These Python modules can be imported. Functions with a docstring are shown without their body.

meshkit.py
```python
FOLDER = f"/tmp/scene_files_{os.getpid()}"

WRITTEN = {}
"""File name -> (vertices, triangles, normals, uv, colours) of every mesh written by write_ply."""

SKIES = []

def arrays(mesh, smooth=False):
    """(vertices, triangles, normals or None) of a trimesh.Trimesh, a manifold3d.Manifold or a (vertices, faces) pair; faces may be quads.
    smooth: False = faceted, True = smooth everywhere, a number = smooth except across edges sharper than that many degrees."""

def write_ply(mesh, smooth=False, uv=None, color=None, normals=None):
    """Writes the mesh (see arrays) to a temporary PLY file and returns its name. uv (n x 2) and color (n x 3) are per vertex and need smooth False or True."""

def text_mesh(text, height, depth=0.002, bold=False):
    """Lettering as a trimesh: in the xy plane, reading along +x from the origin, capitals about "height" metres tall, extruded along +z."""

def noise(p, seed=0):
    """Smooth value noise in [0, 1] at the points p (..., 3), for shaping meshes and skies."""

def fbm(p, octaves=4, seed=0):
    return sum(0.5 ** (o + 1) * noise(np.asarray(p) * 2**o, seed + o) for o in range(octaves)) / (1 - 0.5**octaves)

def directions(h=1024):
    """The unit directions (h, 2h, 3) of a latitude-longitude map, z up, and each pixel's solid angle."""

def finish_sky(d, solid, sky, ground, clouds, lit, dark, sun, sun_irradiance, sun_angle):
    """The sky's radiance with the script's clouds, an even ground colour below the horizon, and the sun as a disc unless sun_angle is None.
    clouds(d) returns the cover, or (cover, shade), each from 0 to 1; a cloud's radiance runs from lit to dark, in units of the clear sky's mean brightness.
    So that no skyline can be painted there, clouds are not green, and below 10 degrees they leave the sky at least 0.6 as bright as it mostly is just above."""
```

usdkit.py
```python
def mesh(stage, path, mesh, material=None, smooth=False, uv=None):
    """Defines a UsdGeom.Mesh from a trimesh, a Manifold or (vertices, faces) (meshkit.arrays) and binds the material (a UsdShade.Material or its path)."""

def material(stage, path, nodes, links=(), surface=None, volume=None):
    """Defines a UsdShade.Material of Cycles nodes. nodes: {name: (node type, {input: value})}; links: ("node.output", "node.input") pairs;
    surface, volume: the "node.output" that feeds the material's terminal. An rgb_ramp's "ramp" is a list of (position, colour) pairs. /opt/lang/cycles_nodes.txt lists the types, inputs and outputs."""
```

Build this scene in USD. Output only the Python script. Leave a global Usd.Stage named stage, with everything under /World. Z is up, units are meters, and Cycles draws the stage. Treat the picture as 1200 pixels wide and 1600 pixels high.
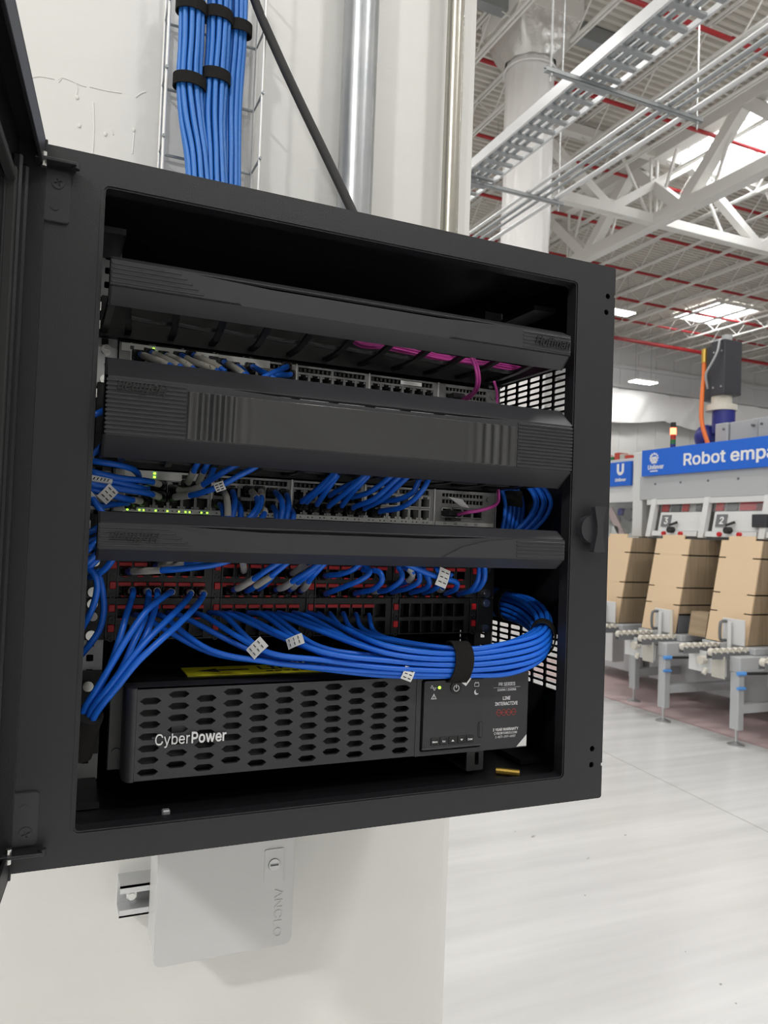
import math, random
import numpy as np, trimesh, usdkit, meshkit
from pxr import Usd, UsdGeom, UsdLux, UsdShade, Sdf, Gf
from shapely.geometry import Polygon, box as sbox, Point
from shapely import affinity
from shapely.ops import unary_union

stage = Usd.Stage.CreateInMemory()
UsdGeom.SetStageUpAxis(stage, 'Z'); UsdGeom.SetStageMetersPerUnit(stage, 1.0)
UsdGeom.Xform.Define(stage, '/World')
rng = random.Random(7)

# ------------------------------------------------------------------ camera, light, exposure
cam = UsdGeom.Camera.Define(stage, '/World/camera')
_r, _u, _b, _c = [[0.916225, -0.398958, 0.036933], [-0.045787, -0.012683, 0.998871], [-0.398039, -0.916882, -0.029887], [0.024256, -0.698206, 1.485193]]
cam.AddTransformOp().Set(Gf.Matrix4d(*_r, 0, *_u, 0, *_b, 0, *_c, 1))
cam.CreateHorizontalApertureAttr(36.0); cam.CreateVerticalApertureAttr(48.0)
cam.CreateFocalLengthAttr(35.5637)
cam.CreateFStopAttr(20.0); cam.CreateFocusDistanceAttr(0.80)
cam.CreateClippingRangeAttr(Gf.Vec2f(0.02, 200))
cam.CreateExposureAttr(0.80)
LAMP = 26.0            # radiance of a high bay lamp
SKYLIGHT = 5.0
lamps = UsdGeom.Xform.Define(stage, '/World/hall_lamps')
def rect_lamp(i, x, y, z, w, h, k=1.0):
    l = UsdLux.RectLight.Define(stage, '/World/hall_lamps/lamp_%03d' % i)
    l.CreateWidthAttr(w); l.CreateHeightAttr(h); l.CreateIntensityAttr(LAMP * k); l.CreateColorAttr(Gf.Vec3f(1.0, .985, .962))
    l.AddTranslateOp().Set(Gf.Vec3d(x, y, z))
n = 0
for x in (-9, -4.5, 0, 4.5, 10, 16, 22):       # rows of high bays in the part of the hall behind and beside the camera
    for y in (-11, -7, -3):
        rect_lamp(n, x, y, 9.0, 1.2, .6, .42); n += 1
rect_lamp(90, -8.3, -8.1, 9.0, 1.0, .6, 11.0); rect_lamp(91, 3.4, -6.2, 9.0, 1.0, .6, 3.0)
for x, y in ((2.3, 2.6), (2.4, 5.2), (2.4, 8.5), (2.6, 13), (3, 18), (-9, 1.5), (-4.5, 1.5), (-9, 6), (-4.5, 6), (-9, 12), (-3, 12), (-9, 18), (-1, 18), (4, 22), (12, 1.5), (18, 1.5), (24, 4), (30, 10), (30, 2), (5.2, .6), (30, 20), (35, 14), (37, 22)):
    rect_lamp(n, x, y, 9.0, 1.2, .6); n += 1

# ------------------------------------------------------------------ materials
def M(name, base, rough=.5, metal=0., bump=None, spec=.5, var=None, coat=0., emit=None, alpha=None, trans=0.):
    nodes = {'p': ('principled_bsdf', {'base_color': base, 'roughness': rough, 'metallic': metal, 'specular_ior_level': spec, 'coat_weight': coat, 'coat_roughness': .08, 'transmission_weight': trans})}
    links = []
    if emit: nodes['p'][1].update({'emission_color': emit[0], 'emission_strength': emit[1]})
    if bump or var: nodes['g'] = ('geometry', {})
    if bump:
        nodes['n'] = ('noise_texture', {'scale': bump[0], 'detail': 3.0, 'roughness': .6}); nodes['b'] = ('bump', {'strength': bump[1], 'distance': bump[2]})
        links += [('g.position', 'n.vector'), ('n.fac', 'b.height'), ('b.normal', 'p.normal')]
    if var:
        nodes['v'] = ('noise_texture', {'scale': var[0], 'detail': 4.0}); nodes['r'] = ('rgb_ramp', {'ramp': [(.35, base), (.65, var[1])]})
        links += [('g.position', 'v.vector'), ('v.fac', 'r.fac'), ('r.color', 'p.base_color')]
    return usdkit.material(stage, '/World/Looks/' + name, nodes, links, surface='p.BSDF')
UsdGeom.Scope.Define(stage, '/World/Looks')
K = {}
K['powder'] = M('black_powder_coat', (.0165, .0167, .0195), .42, bump=(900, .35, .0006))
K['inner'] = M('black_inner_metal', (.010, .010, .012), .38)
K['plastic'] = M('black_moulded_plastic', (.0285, .029, .0335), .38, bump=(1800, .12, .0003))
K['plastic_dark'] = M('dark_plastic', (.008, .008, .009), .42)
K['smoke'] = M('smoked_label_window', (.024, .0245, .0255), .12, coat=.6)
K['bezel'] = M('ups_bezel_plastic', (.030, .0305, .035), .42)
K['bezel2'] = M('ups_panel_plastic', (.036, .0365, .041), .5)
K['gloss_black'] = M('gloss_black_top', (.010, .010, .011), .18)
K['rubber'] = M('black_rubber', (.02, .02, .02), .7)
K['fabric'] = M('black_hook_loop', (.024, .023, .022), .95, bump=(1500, .8, .002), spec=.15)
K['blue'] = M('blue_cable_jacket', (.010, .140, .70), .36, spec=.5)
K['blue2'] = M('blue_riser_jacket', (.030, .185, .60), .36)
K['pink'] = M('pink_fibre_jacket', (.74, .09, .46), .4)
K['sleeve'] = M('grey_white_heat_shrink', (.50, .48, .43), .5)
K['tag'] = M('white_paper_tag', (.80, .80, .78), .6)
K['ink'] = M('black_ink', (.02, .02, .022), .6)
K['white_print'] = M('white_print', (.80, .80, .80), .5)
K['red_print'] = M('red_print', (.50, .06, .04), .5)
K['switch'] = M('switch_silver', (.21, .21, .21), .42, .35)
K['switch_light'] = M('switch_bezel_light', (.52, .52, .50), .45, .2)
K['port'] = M('port_shell', (.016, .016, .017), .45)
K['vent'] = M('vent_dark', (.03, .03, .03), .5)
K['led'] = M('green_led', (.1, .6, .05), .4, emit=((.35, 1.0, .05), 1.6))
K['ledoff'] = M('dark_legend', (.06, .06, .06), .5)
K['red'] = M('red_shutter_plastic', (.58, .010, .018), .4)
K['steel'] = M('zinc_steel', (.55, .56, .57), .32, .85)
K['screw'] = M('bright_screw', (.72, .72, .70), .22, 1.)
K['rail_dark'] = M('dark_rail_steel', (.05, .05, .052), .4, .4)
K['rail_zinc'] = M('zinc_rail_steel', (.42, .43, .44), .42, .4)
K['yellow'] = M('yellow_label', (.72, .66, .02), .45)
K['brass'] = M('brass_anchor_metal', (.55, .36, .08), .35, .8)
K['galv'] = M('galvanised_conduit', (.46, .47, .48), .34, .9, bump=(60, .10, .002), var=(9, (.38, .40, .42)))
K['nickel'] = M('bright_conduit', (.40, .385, .34), .30, .95, bump=(500, .15, .0005))
K['wire'] = M('white_zinc_wire', (.82, .82, .80), .35, .15)
K['wire_rung'] = M('grey_zinc_wire', (.34, .37, .38), .35, .7)
K['abs'] = M('grey_enclosure_plastic', (.66, .66, .655), .42)
K['abs_dark'] = M('lock_dark', (.08, .08, .08), .3, .5)
# white painted column: brushed paint relief and faint ridges
K['column'] = usdkit.material(stage, '/World/Looks/white_painted_concrete', {
    'g': ('geometry', {}), 'mp': ('mapping', {'scale': (6, 6, 26)}),
    'n': ('noise_texture', {'scale': 1.0, 'detail': 5.0, 'roughness': .6}), 'n2': ('noise_texture', {'scale': 14.0, 'detail': 4.0}),
    'v': ('noise_texture', {'scale': 3.0, 'detail': 3.0}), 'r': ('rgb_ramp', {'ramp': [(.3, (.75, .745, .715)), (.7, (.79, .785, .76))]}),
    'b': ('bump', {'strength': .14, 'distance': .004}), 'b2': ('bump', {'strength': .25, 'distance': .003}),
    'p': ('principled_bsdf', {'roughness': .45})},
    [('g.position', 'mp.vector'), ('mp.vector', 'n.vector'), ('g.position', 'n2.vector'), ('g.position', 'v.vector'), ('v.fac', 'r.fac'), ('r.color', 'p.base_color'),
     ('n.fac', 'b.height'), ('n2.fac', 'b2.height'), ('b.normal', 'b2.normal'), ('b2.normal', 'p.normal')], surface='p.BSDF')
K['paint'] = M('white_paint_ridge', (.78, .775, .745), .42)
# floor: polished white epoxy with long brush streaks and small specks
K['floor'] = usdkit.material(stage, '/World/Looks/white_epoxy_floor', {
    'g': ('geometry', {}), 'mp': ('mapping', {'scale': (.25, 3.0, 1)}), 'n': ('noise_texture', {'scale': 1.6, 'detail': 5.0}),
    'r': ('rgb_ramp', {'ramp': [(.3, (.56, .56, .56)), (.7, (.66, .66, .66))]}),
    'rr': ('rgb_ramp', {'ramp': [(.3, (.20, .20, .20)), (.7, (.34, .34, .34))]}),
    'p': ('principled_bsdf', {'specular_ior_level': .5})},
    [('g.position', 'mp.vector'), ('mp.vector', 'n.vector'), ('n.fac', 'r.fac'), ('r.color', 'p.base_color'), ('n.fac', 'rr.fac'), ('rr.color', 'p.roughness')], surface='p.BSDF')
K['stain'] = M('floor_grit', (.30, .29, .26), .7)
K['deck'] = M('roof_deck_paint', (.69, .655, .595), .55)
K['white_steel'] = M('white_steel_paint', (.82, .805, .77), .45)
K['red_pipe'] = M('red_sprinkler_paint', (.42, .022, .028), .4)
K['tray'] = M('galvanised_tray', (.68, .69, .70), .35, .6)
K['tray_dark'] = M('grey_strut', (.36, .38, .39), .4, .6)
K['wrap'] = M('white_plastic_wrap', (.84, .82, .81), .35, bump=(3, .4, .05))
K['foil'] = M('silver_wrap', (.72, .71, .69), .28, .6, bump=(12, .6, .03))
K['hall_wall'] = M('white_wall_sheet', (.74, .74, .72), .5)
K['hall_wall2'] = M('grey_white_wall_sheet', (.74, .75, .76), .5)
K['curtain'] = M('white_plastic_curtain', (.82, .82, .82), .4)
K['skylight'] = M('skylight_pane', (.8, .8, .8), .4, emit=((.95, .98, 1.0), SKYLIGHT))
K['lamp'] = M('lamp_lens', (.9, .9, .9), .4, emit=((1, .98, .93), LAMP))
K['machine'] = M('machine_grey_paint', (.44, .455, .47), .42)
K['machine_light'] = M('machine_white_paint', (.66, .67, .67), .42)
K['machine_dark'] = M('machine_dark_grey', (.15, .155, .165), .45)
K['sign'] = M('blue_sign', (.012, .13, .64), .4)
K['card'] = M('cardboard_face', (.68, .515, .345), .8, spec=.2)
K['card_edge'] = usdkit.material(stage, '/World/Looks/cardboard_edges', {
    'g': ('geometry', {}), 'mp': ('mapping', {'scale': (160, 1, 3)}), 'n': ('noise_texture', {'scale': 1.0, 'detail': 3.0}),
    'r': ('rgb_ramp', {'ramp': [(.3, (.27, .20, .13)), (.7, (.40, .31, .21))]}), 'p': ('principled_bsdf', {'roughness': .9, 'specular_ior_level': .1})},
    [('g.position', 'mp.vector'), ('mp.vector', 'n.vector'), ('n.fac', 'r.fac'), ('r.color', 'p.base_color')], surface='p.BSDF')
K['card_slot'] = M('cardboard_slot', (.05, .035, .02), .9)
K['robot_dark'] = M('robot_column_grey', (.034, .034, .042), .45)
K['robot_blue'] = M('robot_blue_paint', (.020, .025, .22), .35)
K['orange'] = M('orange_hose', (.75, .17, .03), .4)
K['beige'] = M('beige_wheel', (.62, .59, .52), .4)
K['beacon_red'] = M('red_beacon_lit', (.9, .1, .05), .3, emit=((1.0, .10, .04), 7.0))
K['beacon_green'] = M('green_beacon', (.02, .16, .05), .3)
K['beacon_dim'] = M('dim_red_beacon', (.45, .03, .02), .3)
K['pinkline'] = M('pale_red_floor_line', (.62, .47, .47), .3)
K['zone_edge'] = M('floor_zone_edge', (.45, .33, .33), .35)
K['blue_fit'] = M('blue_air_fitting', (.10, .32, .75), .4)
K['clear'] = usdkit.material(stage, '/World/Looks/door_glazing', {
    't': ('transparent_bsdf', {'color': (.30, .32, .34)}), 'g': ('glossy_bsdf', {'color': (1, 1, 1), 'roughness': .06}), 'f': ('layer_weight', {'blend': .22}), 'm': ('mix_closure', {})},
    [('f.facing', 'm.fac'), ('t.BSDF', 'm.closure1'), ('g.BSDF', 'm.closure2')], surface='m.closure')
K['glaze'] = usdkit.material(stage, '/World/Looks/machine_glazing', {
    't': ('transparent_bsdf', {'color': (.92, .93, .93)}), 'g': ('glossy_bsdf', {'color': (1, 1, 1), 'roughness': .22}), 'f': ('layer_weight', {'blend': .08}), 'm': ('mix_closure', {})},
    [('f.facing', 'm.fac'), ('t.BSDF', 'm.closure1'), ('g.BSDF', 'm.closure2')], surface='m.closure')

# ------------------------------------------------------------------ helpers
_used, _base = {}, {}
def numbered(parent, name):
    k = (parent, name); i = _used.get(k, 0); _used[k] = i + 1
    return name if i == 0 else '%s_%03d' % (name, i)
def tag(prim, label=None, cat=None, group=None, kind=None):
    for k, v in (('label', label), ('category', cat), ('group', group), ('kind', kind)):
        if v: prim.SetCustomDataByKey(k, v)
def thing(name, label, cat, loc=(0, 0, 0), group=None, kind=None):
    p = '/World/' + numbered('/World', name)
    x = UsdGeom.Xform.Define(stage, p); x.AddTranslateOp().Set(Gf.Vec3d(*map(float, loc)))
    _base[p] = np.array(loc, float); tag(x.GetPrim(), label, cat, group, kind); return p
def mesh(name, geo, mat, parent='/World', smooth=None, label=None, cat=None, group=None, kind=None):
    """one Mesh prim; geometry is given in world coordinates"""
    p = parent + '/' + numbered(parent, name)
    base = _base.get(parent, np.zeros(3)); _base[p] = base
    if isinstance(geo, MB): geo = geo.get()
    v = np.asarray(geo.vertices) - base
    m = usdkit.mesh(stage, p, trimesh.Trimesh(v, geo.faces, process=False), K[mat], smooth=smooth if smooth else False)
    tag(m.GetPrim(), label, cat, group, kind); return p
def copy_of(src, name, loc, label, cat, group=None):
    p = '/World/' + numbered('/World', name)
    x = UsdGeom.Xform.Define(stage, p); x.AddTranslateOp().Set(Gf.Vec3d(*map(float, loc)))
    x.GetPrim().GetReferences().AddInternalReference(Sdf.Path(src)); x.GetPrim().SetInstanceable(True)
    tag(x.GetPrim(), label, cat, group); return p

def tri(m): return trimesh.Trimesh(m.vertices, m.faces, process=False)
class MB:
    def __init__(s): s.v, s.f, s.n = [], [], 0
    def add(s, m):
        v = np.asarray(m.vertices, float); s.v.append(v); s.f.append(np.asarray(m.faces) + s.n); s.n += len(v); return s
    def get(s): return trimesh.Trimesh(np.vstack(s.v), np.vstack(s.f), process=False)
    def box(s, a, b, bev=0):
        a, b = np.minimum(a, b).astype(float), np.maximum(a, b).astype(float)
        return s.add(rbox(a, b, bev) if bev else trimesh.creation.box(bounds=[a, b]))
    def bar(s, p, q, w, h):
        """rectangular bar from p to q, w wide sideways, h high"""
        p, q = np.array(p, float), np.array(q, float); t = q - p; L = np.linalg.norm(t); t /= L
        up = np.array([0, 0, 1.]) if abs(t[2]) < .95 else np.array([0, 1., 0])
        sd = np.cross(t, up); sd /= np.linalg.norm(sd); up = np.cross(sd, t)
        m = trimesh.creation.box(extents=[L, w, h]); T = np.eye(4); T[:3, 0], T[:3, 1], T[:3, 2], T[:3, 3] = t, -sd, up, (p + q) / 2
        m.apply_transform(T); return s.add(m)
    def tube(s, pts, r, sides=8, sub=1): return s.add(tube(pts, r, sides, sub))
    def cyl(s, p, q, r, sides=16):
        return s.add(trimesh.creation.cylinder(radius=r, segment=[np.array(p, float), np.array(q, float)], sections=sides))
    def xz(s, poly, y0, y1):
        """polygon in x,z extruded from y0 to y1"""
        for g in getattr(poly, 'geoms', [poly]):
            m = trimesh.creation.extrude_polygon(g, abs(y1 - y0), engine='earcut'); v = m.vertices
            m.vertices = np.c_[v[:, 0], max(y0, y1) - v[:, 2], v[:, 1]]; s.add(m)
        return s
    def yz(s, poly, x0, x1):
        for g in getattr(poly, 'geoms', [poly]):
            m = trimesh.creation.extrude_polygon(g, abs(x1 - x0), engine='earcut'); v = m.vertices
            m.vertices = np.c_[min(x0, x1) + v[:, 2], v[:, 0], v[:, 1]]; s.add(m)
        return s
    def xy(s, poly, z0, z1):
        for g in getattr(poly, 'geoms', [poly]):
            m = trimesh.creation.extrude_polygon(g, abs(z1 - z0), engine='earcut'); v = m.vertices
            m.vertices = np.c_[v[:, 0], v[:, 1], min(z0, z1) + v[:, 2]]; s.add(m)
        return s
def rbox(a, b, r):
    """box with chamfered edges (hull of inset boxes)"""
    P = []
    for i in range(3):
        lo, hi = a + r, b - r; lo[i], hi[i] = a[i], b[i]
        for c in np.ndindex(2, 2, 2): P.append([(lo, hi)[c[k]][k] for k in range(3)])
    return tri(trimesh.convex.convex_hull(np.array(P)))
def spline(pts, sub):
    p = np.array(pts, float)
    if len(p) < 3 or sub < 2: return p
    e = np.vstack([2 * p[0] - p[1], p, 2 * p[-1] - p[-2]]); out = []
    for i in range(1, len(e) - 2):
        # centripetal Catmull-Rom
        P0, P1, P2, P3 = e[i - 1:i + 3]; d = lambda a, b: max(np.linalg.norm(a - b), 1e-6) ** .5
        t0, t1 = 0, d(P0, P1); t2 = t1 + d(P1, P2); t3 = t2 + d(P2, P3)
        for t in np.linspace(t1, t2, sub, endpoint=False):
            A1 = (t1 - t) / (t1 - t0) * P0 + (t - t0) / (t1 - t0) * P1; A2 = (t2 - t) / (t2 - t1) * P1 + (t - t1) / (t2 - t1) * P2; A3 = (t3 - t) / (t3 - t2) * P2 + (t - t2) / (t3 - t2) * P3
            B1 = (t2 - t) / (t2 - t0) * A1 + (t - t0) / (t2 - t0) * A2; B2 = (t3 - t) / (t3 - t1) * A2 + (t - t1) / (t3 - t1) * A3
            out.append((t2 - t) / (t2 - t1) * B1 + (t - t1) / (t2 - t1) * B2)
    return np.vstack([out, p[-1:]])
def tube(pts, r, sides=8, sub=1, caps=True):
    p = spline(pts, sub); n = len(p); r = np.broadcast_to(np.asarray(r, float), (n,))
    t = np.gradient(p, axis=0); t /= np.linalg.norm(t, axis=1, keepdims=True) + 1e-12
    a = np.cross(t[0], [0, 0, 1.] if abs(t[0][2]) < .9 else [1., 0, 0]); a /= np.linalg.norm(a); V = []
    for i in range(n):
        a = a - t[i] * (a @ t[i]); a /= np.linalg.norm(a) + 1e-12; b = np.cross(t[i], a); g = np.arange(sides) * 2 * np.pi / sides
        V.append(p[i] + r[i] * (np.cos(g)[:, None] * a + np.sin(g)[:, None] * b))
    V = np.vstack(V); F = []
    for i in range(n - 1):
        for j in range(sides):
            k = (j + 1) % sides; A, B, C, D = i * sides + j, i * sides + k, (i + 1) * sides + k, (i + 1) * sides + j
            F += [[A, B, C], [A, C, D]]
    if caps:
        V = np.vstack([V, p[0], p[-1]])
        for j in range(sides):
            k = (j + 1) % sides; F += [[len(V) - 2, k, j], [len(V) - 1, (n - 1) * sides + j, (n - 1) * sides + k]]
    return trimesh.Trimesh(V, F, process=False)
def rr(x0, z0, x1, z1, r): return sbox(x0 + r, z0 + r, x1 - r, z1 - r).buffer(r, quad_segs=3)
def text_front(txt, x, y, z, h, depth=.0004, bold=False, flip=False, shear=0, center=False, narrow=1.0, left=False):
    """lettering on a face that looks along -y; (x,z) is the left end of the base line. left=True: on a face that looks along -x"""
    m = meshkit.text_mesh(txt, h, depth, bold); v = np.array(m.vertices)
    v[:, 0] = (v[:, 0] + shear * v[:, 1]) * narrow
    if center: v[:, 0] -= (v[:, 0].min() + v[:, 0].max()) / 2
    if flip: v[:, 0], v[:, 1] = -v[:, 0], -v[:, 1]
    w = np.c_[x - v[:, 2], y - v[:, 0], z + v[:, 1]] if left else np.c_[x + v[:, 0], y - v[:, 2], z + v[:, 1]]
    return trimesh.Trimesh(w, m.faces, process=False)

# ------------------------------------------------------------------ the setting
S = 'structure'
mesh('floor', MB().box((-14, -16, -.1), (46, 26, 0)), 'floor', label='glossy white epoxy floor of the hall', kind=S)
fl = '/World/floor'
jt = MB()
p0, p1 = np.array((3.6961,3.7575,0.0000)), np.array((3.5351,2.1720,0.0000)); d = (p1 - p0) / np.linalg.norm(p1 - p0)
jt.bar(p0 - d * 4 + [0, 0, .0002], p1 + d * 2 + [0, 0, .0002], .006, .0006)
mesh('floor_joint', jt, 'stain', fl)
for (c, rx, ry) in (((2.3001,2.5150,0.0000), .016, .006), ((2.7670,2.3791,0.0000), .009, .005), ((2.1739,1.2313,0.0000), .006, .004), ((2.1444,1.9129,0.0000), .004, .003), ((2.4000,2.2124,0.0000), .012, .003), ((2.1348,1.1332,0.0000), .003, .003), ((2.2500,2.6002,0.0000), .005, .003), ((2.2163,1.4302,0.0000), .003, .002)):
    e = affinity.rotate(affinity.scale(Point(c[0], c[1]).buffer(1, quad_segs=4), rx, ry), 25)
    mesh('grit_flake', MB().xy(e, .0002, .0012), 'stain', fl)
# the pale red painted zone under the feeding side of the packing machine
mesh('floor_zone', MB().box((4.99, 1.6, .0002), (7.0, 7.4, .0008)), 'pinkline', fl)
mesh('floor_line', MB().box((4.955, 1.6, .0002), (4.99, 7.4, .0010)), 'zone_edge', fl)

# roof deck: trapezoidal ribs along x
prof = []; y = -16.0
while y < 26:
    prof += [(y, 10.33), (y + .07, 10.33), (y + .085, 10.26), (y + .145, 10.26)]; y += .16
prof = np.array(prof); V = np.vstack([np.c_[np.full(len(prof), xx), prof] for xx in (-14., 46.)]); m_ = len(prof)
F = [[i, i + 1, m_ + i + 1] for i in range(m_ - 1)] + [[i, m_ + i + 1, m_ + i] for i in range(m_ - 1)]
mesh('ceiling', trimesh.Trimesh(V, F, process=False), 'deck', label='ribbed off-white steel roof deck', kind=S)
mesh('wall_left', MB().box((-14.2, -16, 0), (-14, 26, 10.3)), 'hall_wall', label='plain white hall wall on the left', kind=S)
mesh('wall_rear', MB().box((-14, -16.2, 0), (46, -16, 10.3)), 'hall_wall', label='plain white hall wall behind the camera', kind=S)
mesh('wall_right', MB().box((46, -16, 0), (46.2, 26, 10.3)), 'hall_wall', label='plain white hall wall on the right', kind=S)
wb = thing('wall_back', 'white panelled far wall of the hall with horizontal girts', None, (0, 25, 0), kind=S)
x = 14.0
while x < 45.9:                                                    # lower panels with open seams, upper sheets between girts
    mesh('wall_panel', MB().box((x + .008, 25.0, 0), (x + .992, 25.12, 6.9)), 'hall_wall', wb)
    mesh('upper_panel', MB().box((x + .008, 25.05, 6.9), (x + .992, 25.12, 10.3)), 'hall_wall2', wb); x += 1.0
mesh('blank_panel', MB().box((-14, 25.02, 0), (14, 25.12, 10.3)), 'hall_wall', wb)
mesh('backing', MB().box((-14, 25.12, 0), (46, 25.2, 10.3)), 'hall_wall2', wb)
for z in (8.15, 9.0): mesh('girt', MB().box((14, 24.9, z), (46, 25.05, z + .14)), 'hall_wall2', wb)

# concrete column that carries the cabinet
COLX = .69
cp = Polygon([(-.42, .48), (COLX - .018, .48), (COLX - .005, .486), (COLX, .50), (COLX, 1.55), (-.42, 1.55)])
co = thing('column', 'white painted concrete column behind the open network cabinet', None, (.135, 1.0, 0), kind=S)
mesh('shaft', MB().xy(cp, 0, 10.26), 'column', co)
ridges = [[(-0.0371,0.4790,2.1121),(-0.0233,0.4790,2.1187),(-0.0042,0.4790,2.1203)], [(0.0017,0.4790,2.1210),(0.0058,0.4790,2.1250),(0.0299,0.4790,2.1213),(0.0386,0.4790,2.1208)], [(0.0429,0.4790,2.1220),(0.0648,0.4790,2.1223),(0.0870,0.4790,2.1245)], [(0.0491,0.4790,2.0999),(0.0515,0.4790,2.0673),(0.0519,0.4790,2.0380),(0.0516,0.4790,2.0246)], [(0.0238,0.4790,2.1234),(0.0267,0.4790,2.1148),(0.0256,0.4790,2.1012)], [(0.1070,0.4790,2.1231),(0.1140,0.4790,2.1308),(0.1211,0.4790,2.1356)], [(-0.0596,0.4790,2.1580),(-0.0537,0.4790,2.1368),(-0.0523,0.4790,2.1235)], [(0.0019,0.4790,2.1173),(0.0058,0.4790,2.1250)], [(0.0762,0.4790,2.0659),(0.0783,0.4790,2.0597)], [(0.1075,0.4790,2.0708),(0.1063,0.4790,2.0376)]]
for r_ in ridges:
    q = np.array(r_); mesh('paint_ridge', MB().tube(q + [0, .0012, 0], .0012, 6, 4), 'column', co)
for c in ((0.1065,0.4790,2.0735), (0.0677,0.4790,2.0580), (0.0318,0.4790,2.0614), (0.0273,0.4790,2.1017)):
    m = trimesh.creation.icosphere(1, 1.0); m.vertices = m.vertices * [.0022, .0008, .0034] + c; mesh('paint_blob', m, 'column', co, smooth=True)

# ------------------------------------------------------------------ roof steel
def joist(x, y0, y1, name, label, loc=None):
    t = thing(name, label, 'roof joist', (x, y0, 9.62), 'bar joists under the roof deck')
    for s in (-1, 1):
        mesh('bottom_chord', MB().box((x + s * .035 - .018, y0, 9.60), (x + s * .035 + .018, y1, 9.64)), 'white_steel', t)
        mesh('top_chord', MB().box((x + s * .035 - .018, y0, 10.21), (x + s * .035 + .018, y1, 10.25)), 'white_steel', t)
    w = MB(); y = y0; k = 0; st = .62
    while y + st <= y1 + .01:
        w.bar((x, y, 9.62 if k % 2 == 0 else 10.23), (x, y + st, 10.23 if k % 2 == 0 else 9.62), .022, .022); y += st; k += 1
    mesh('web', w, 'white_steel', t); return t
jx = [6.25 + 1.16 * i for i in range(22)]
src = joist(jx[0], .6, 24.8, 'roof_joist', 'white bar joist under the roof deck nearest the wrapped column')
NTH = 'first second third fourth fifth sixth seventh eighth ninth tenth eleventh twelfth thirteenth fourteenth fifteenth sixteenth seventeenth eighteenth nineteenth twentieth twenty-first twenty-second'.split()
for i, x in enumerate(jx[1:]): copy_of(src, 'roof_joist', (x, .6, 9.62), NTH[i + 1] + ' white bar joist under the roof deck, counted from the wrapped column', 'roof joist', 'bar joists under the roof deck')

def pipe(y, z, r, x0, x1, label):
    t = thing('sprinkler_pipe', label, 'pipe', (x0, y, z))
    mesh('pipe', MB().cyl((x0, y, z), (x1, y, z), r, 14), 'red_pipe', t)
    x = x0 + 1.5
    while x < x1:
        mesh('coupling', MB().cyl((x, y, z), (x + .09, y, z), r * 1.35, 12), 'red_pipe', t); x += 6.4
    h = MB(); x = x0 + 2
    while x < x1: h.cyl((x, y, z + r), (x, y, 10.26), .006, 6); x += 3.2
    mesh('hanger_rod', h, 'tray_dark', t)
pipe(8.39, 9.85, 0.041, 2, 40, 'nearest red sprinkler pipe under the roof at the top of the picture')
pipe(10.69, 9.85, 0.041, 2, 40, 'red sprinkler pipe passing just behind the wrapped column')
pipe(12.86, 9.85, 0.037, 3, 40, 'red sprinkler pipe running past the bright near skylight')
pipe(15.19, 9.85, 0.041, 3, 40, 'red sprinkler pipe above the long white truss chord')
pipe(17.52, 9.85, 0.041, 3, 40, 'red sprinkler pipe in the middle of the distant ceiling')
pipe(19.75, 9.85, 0.049, 3, 40, 'second red sprinkler pipe before the far skylight')
pipe(21.66, 9.85, 0.041, 3, 40, 'red sprinkler pipe level with the far skylight')
pipe(22.25, 9.32, 0.072, 3, 44, 'thick bright red main pipe along the far wall')

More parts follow.
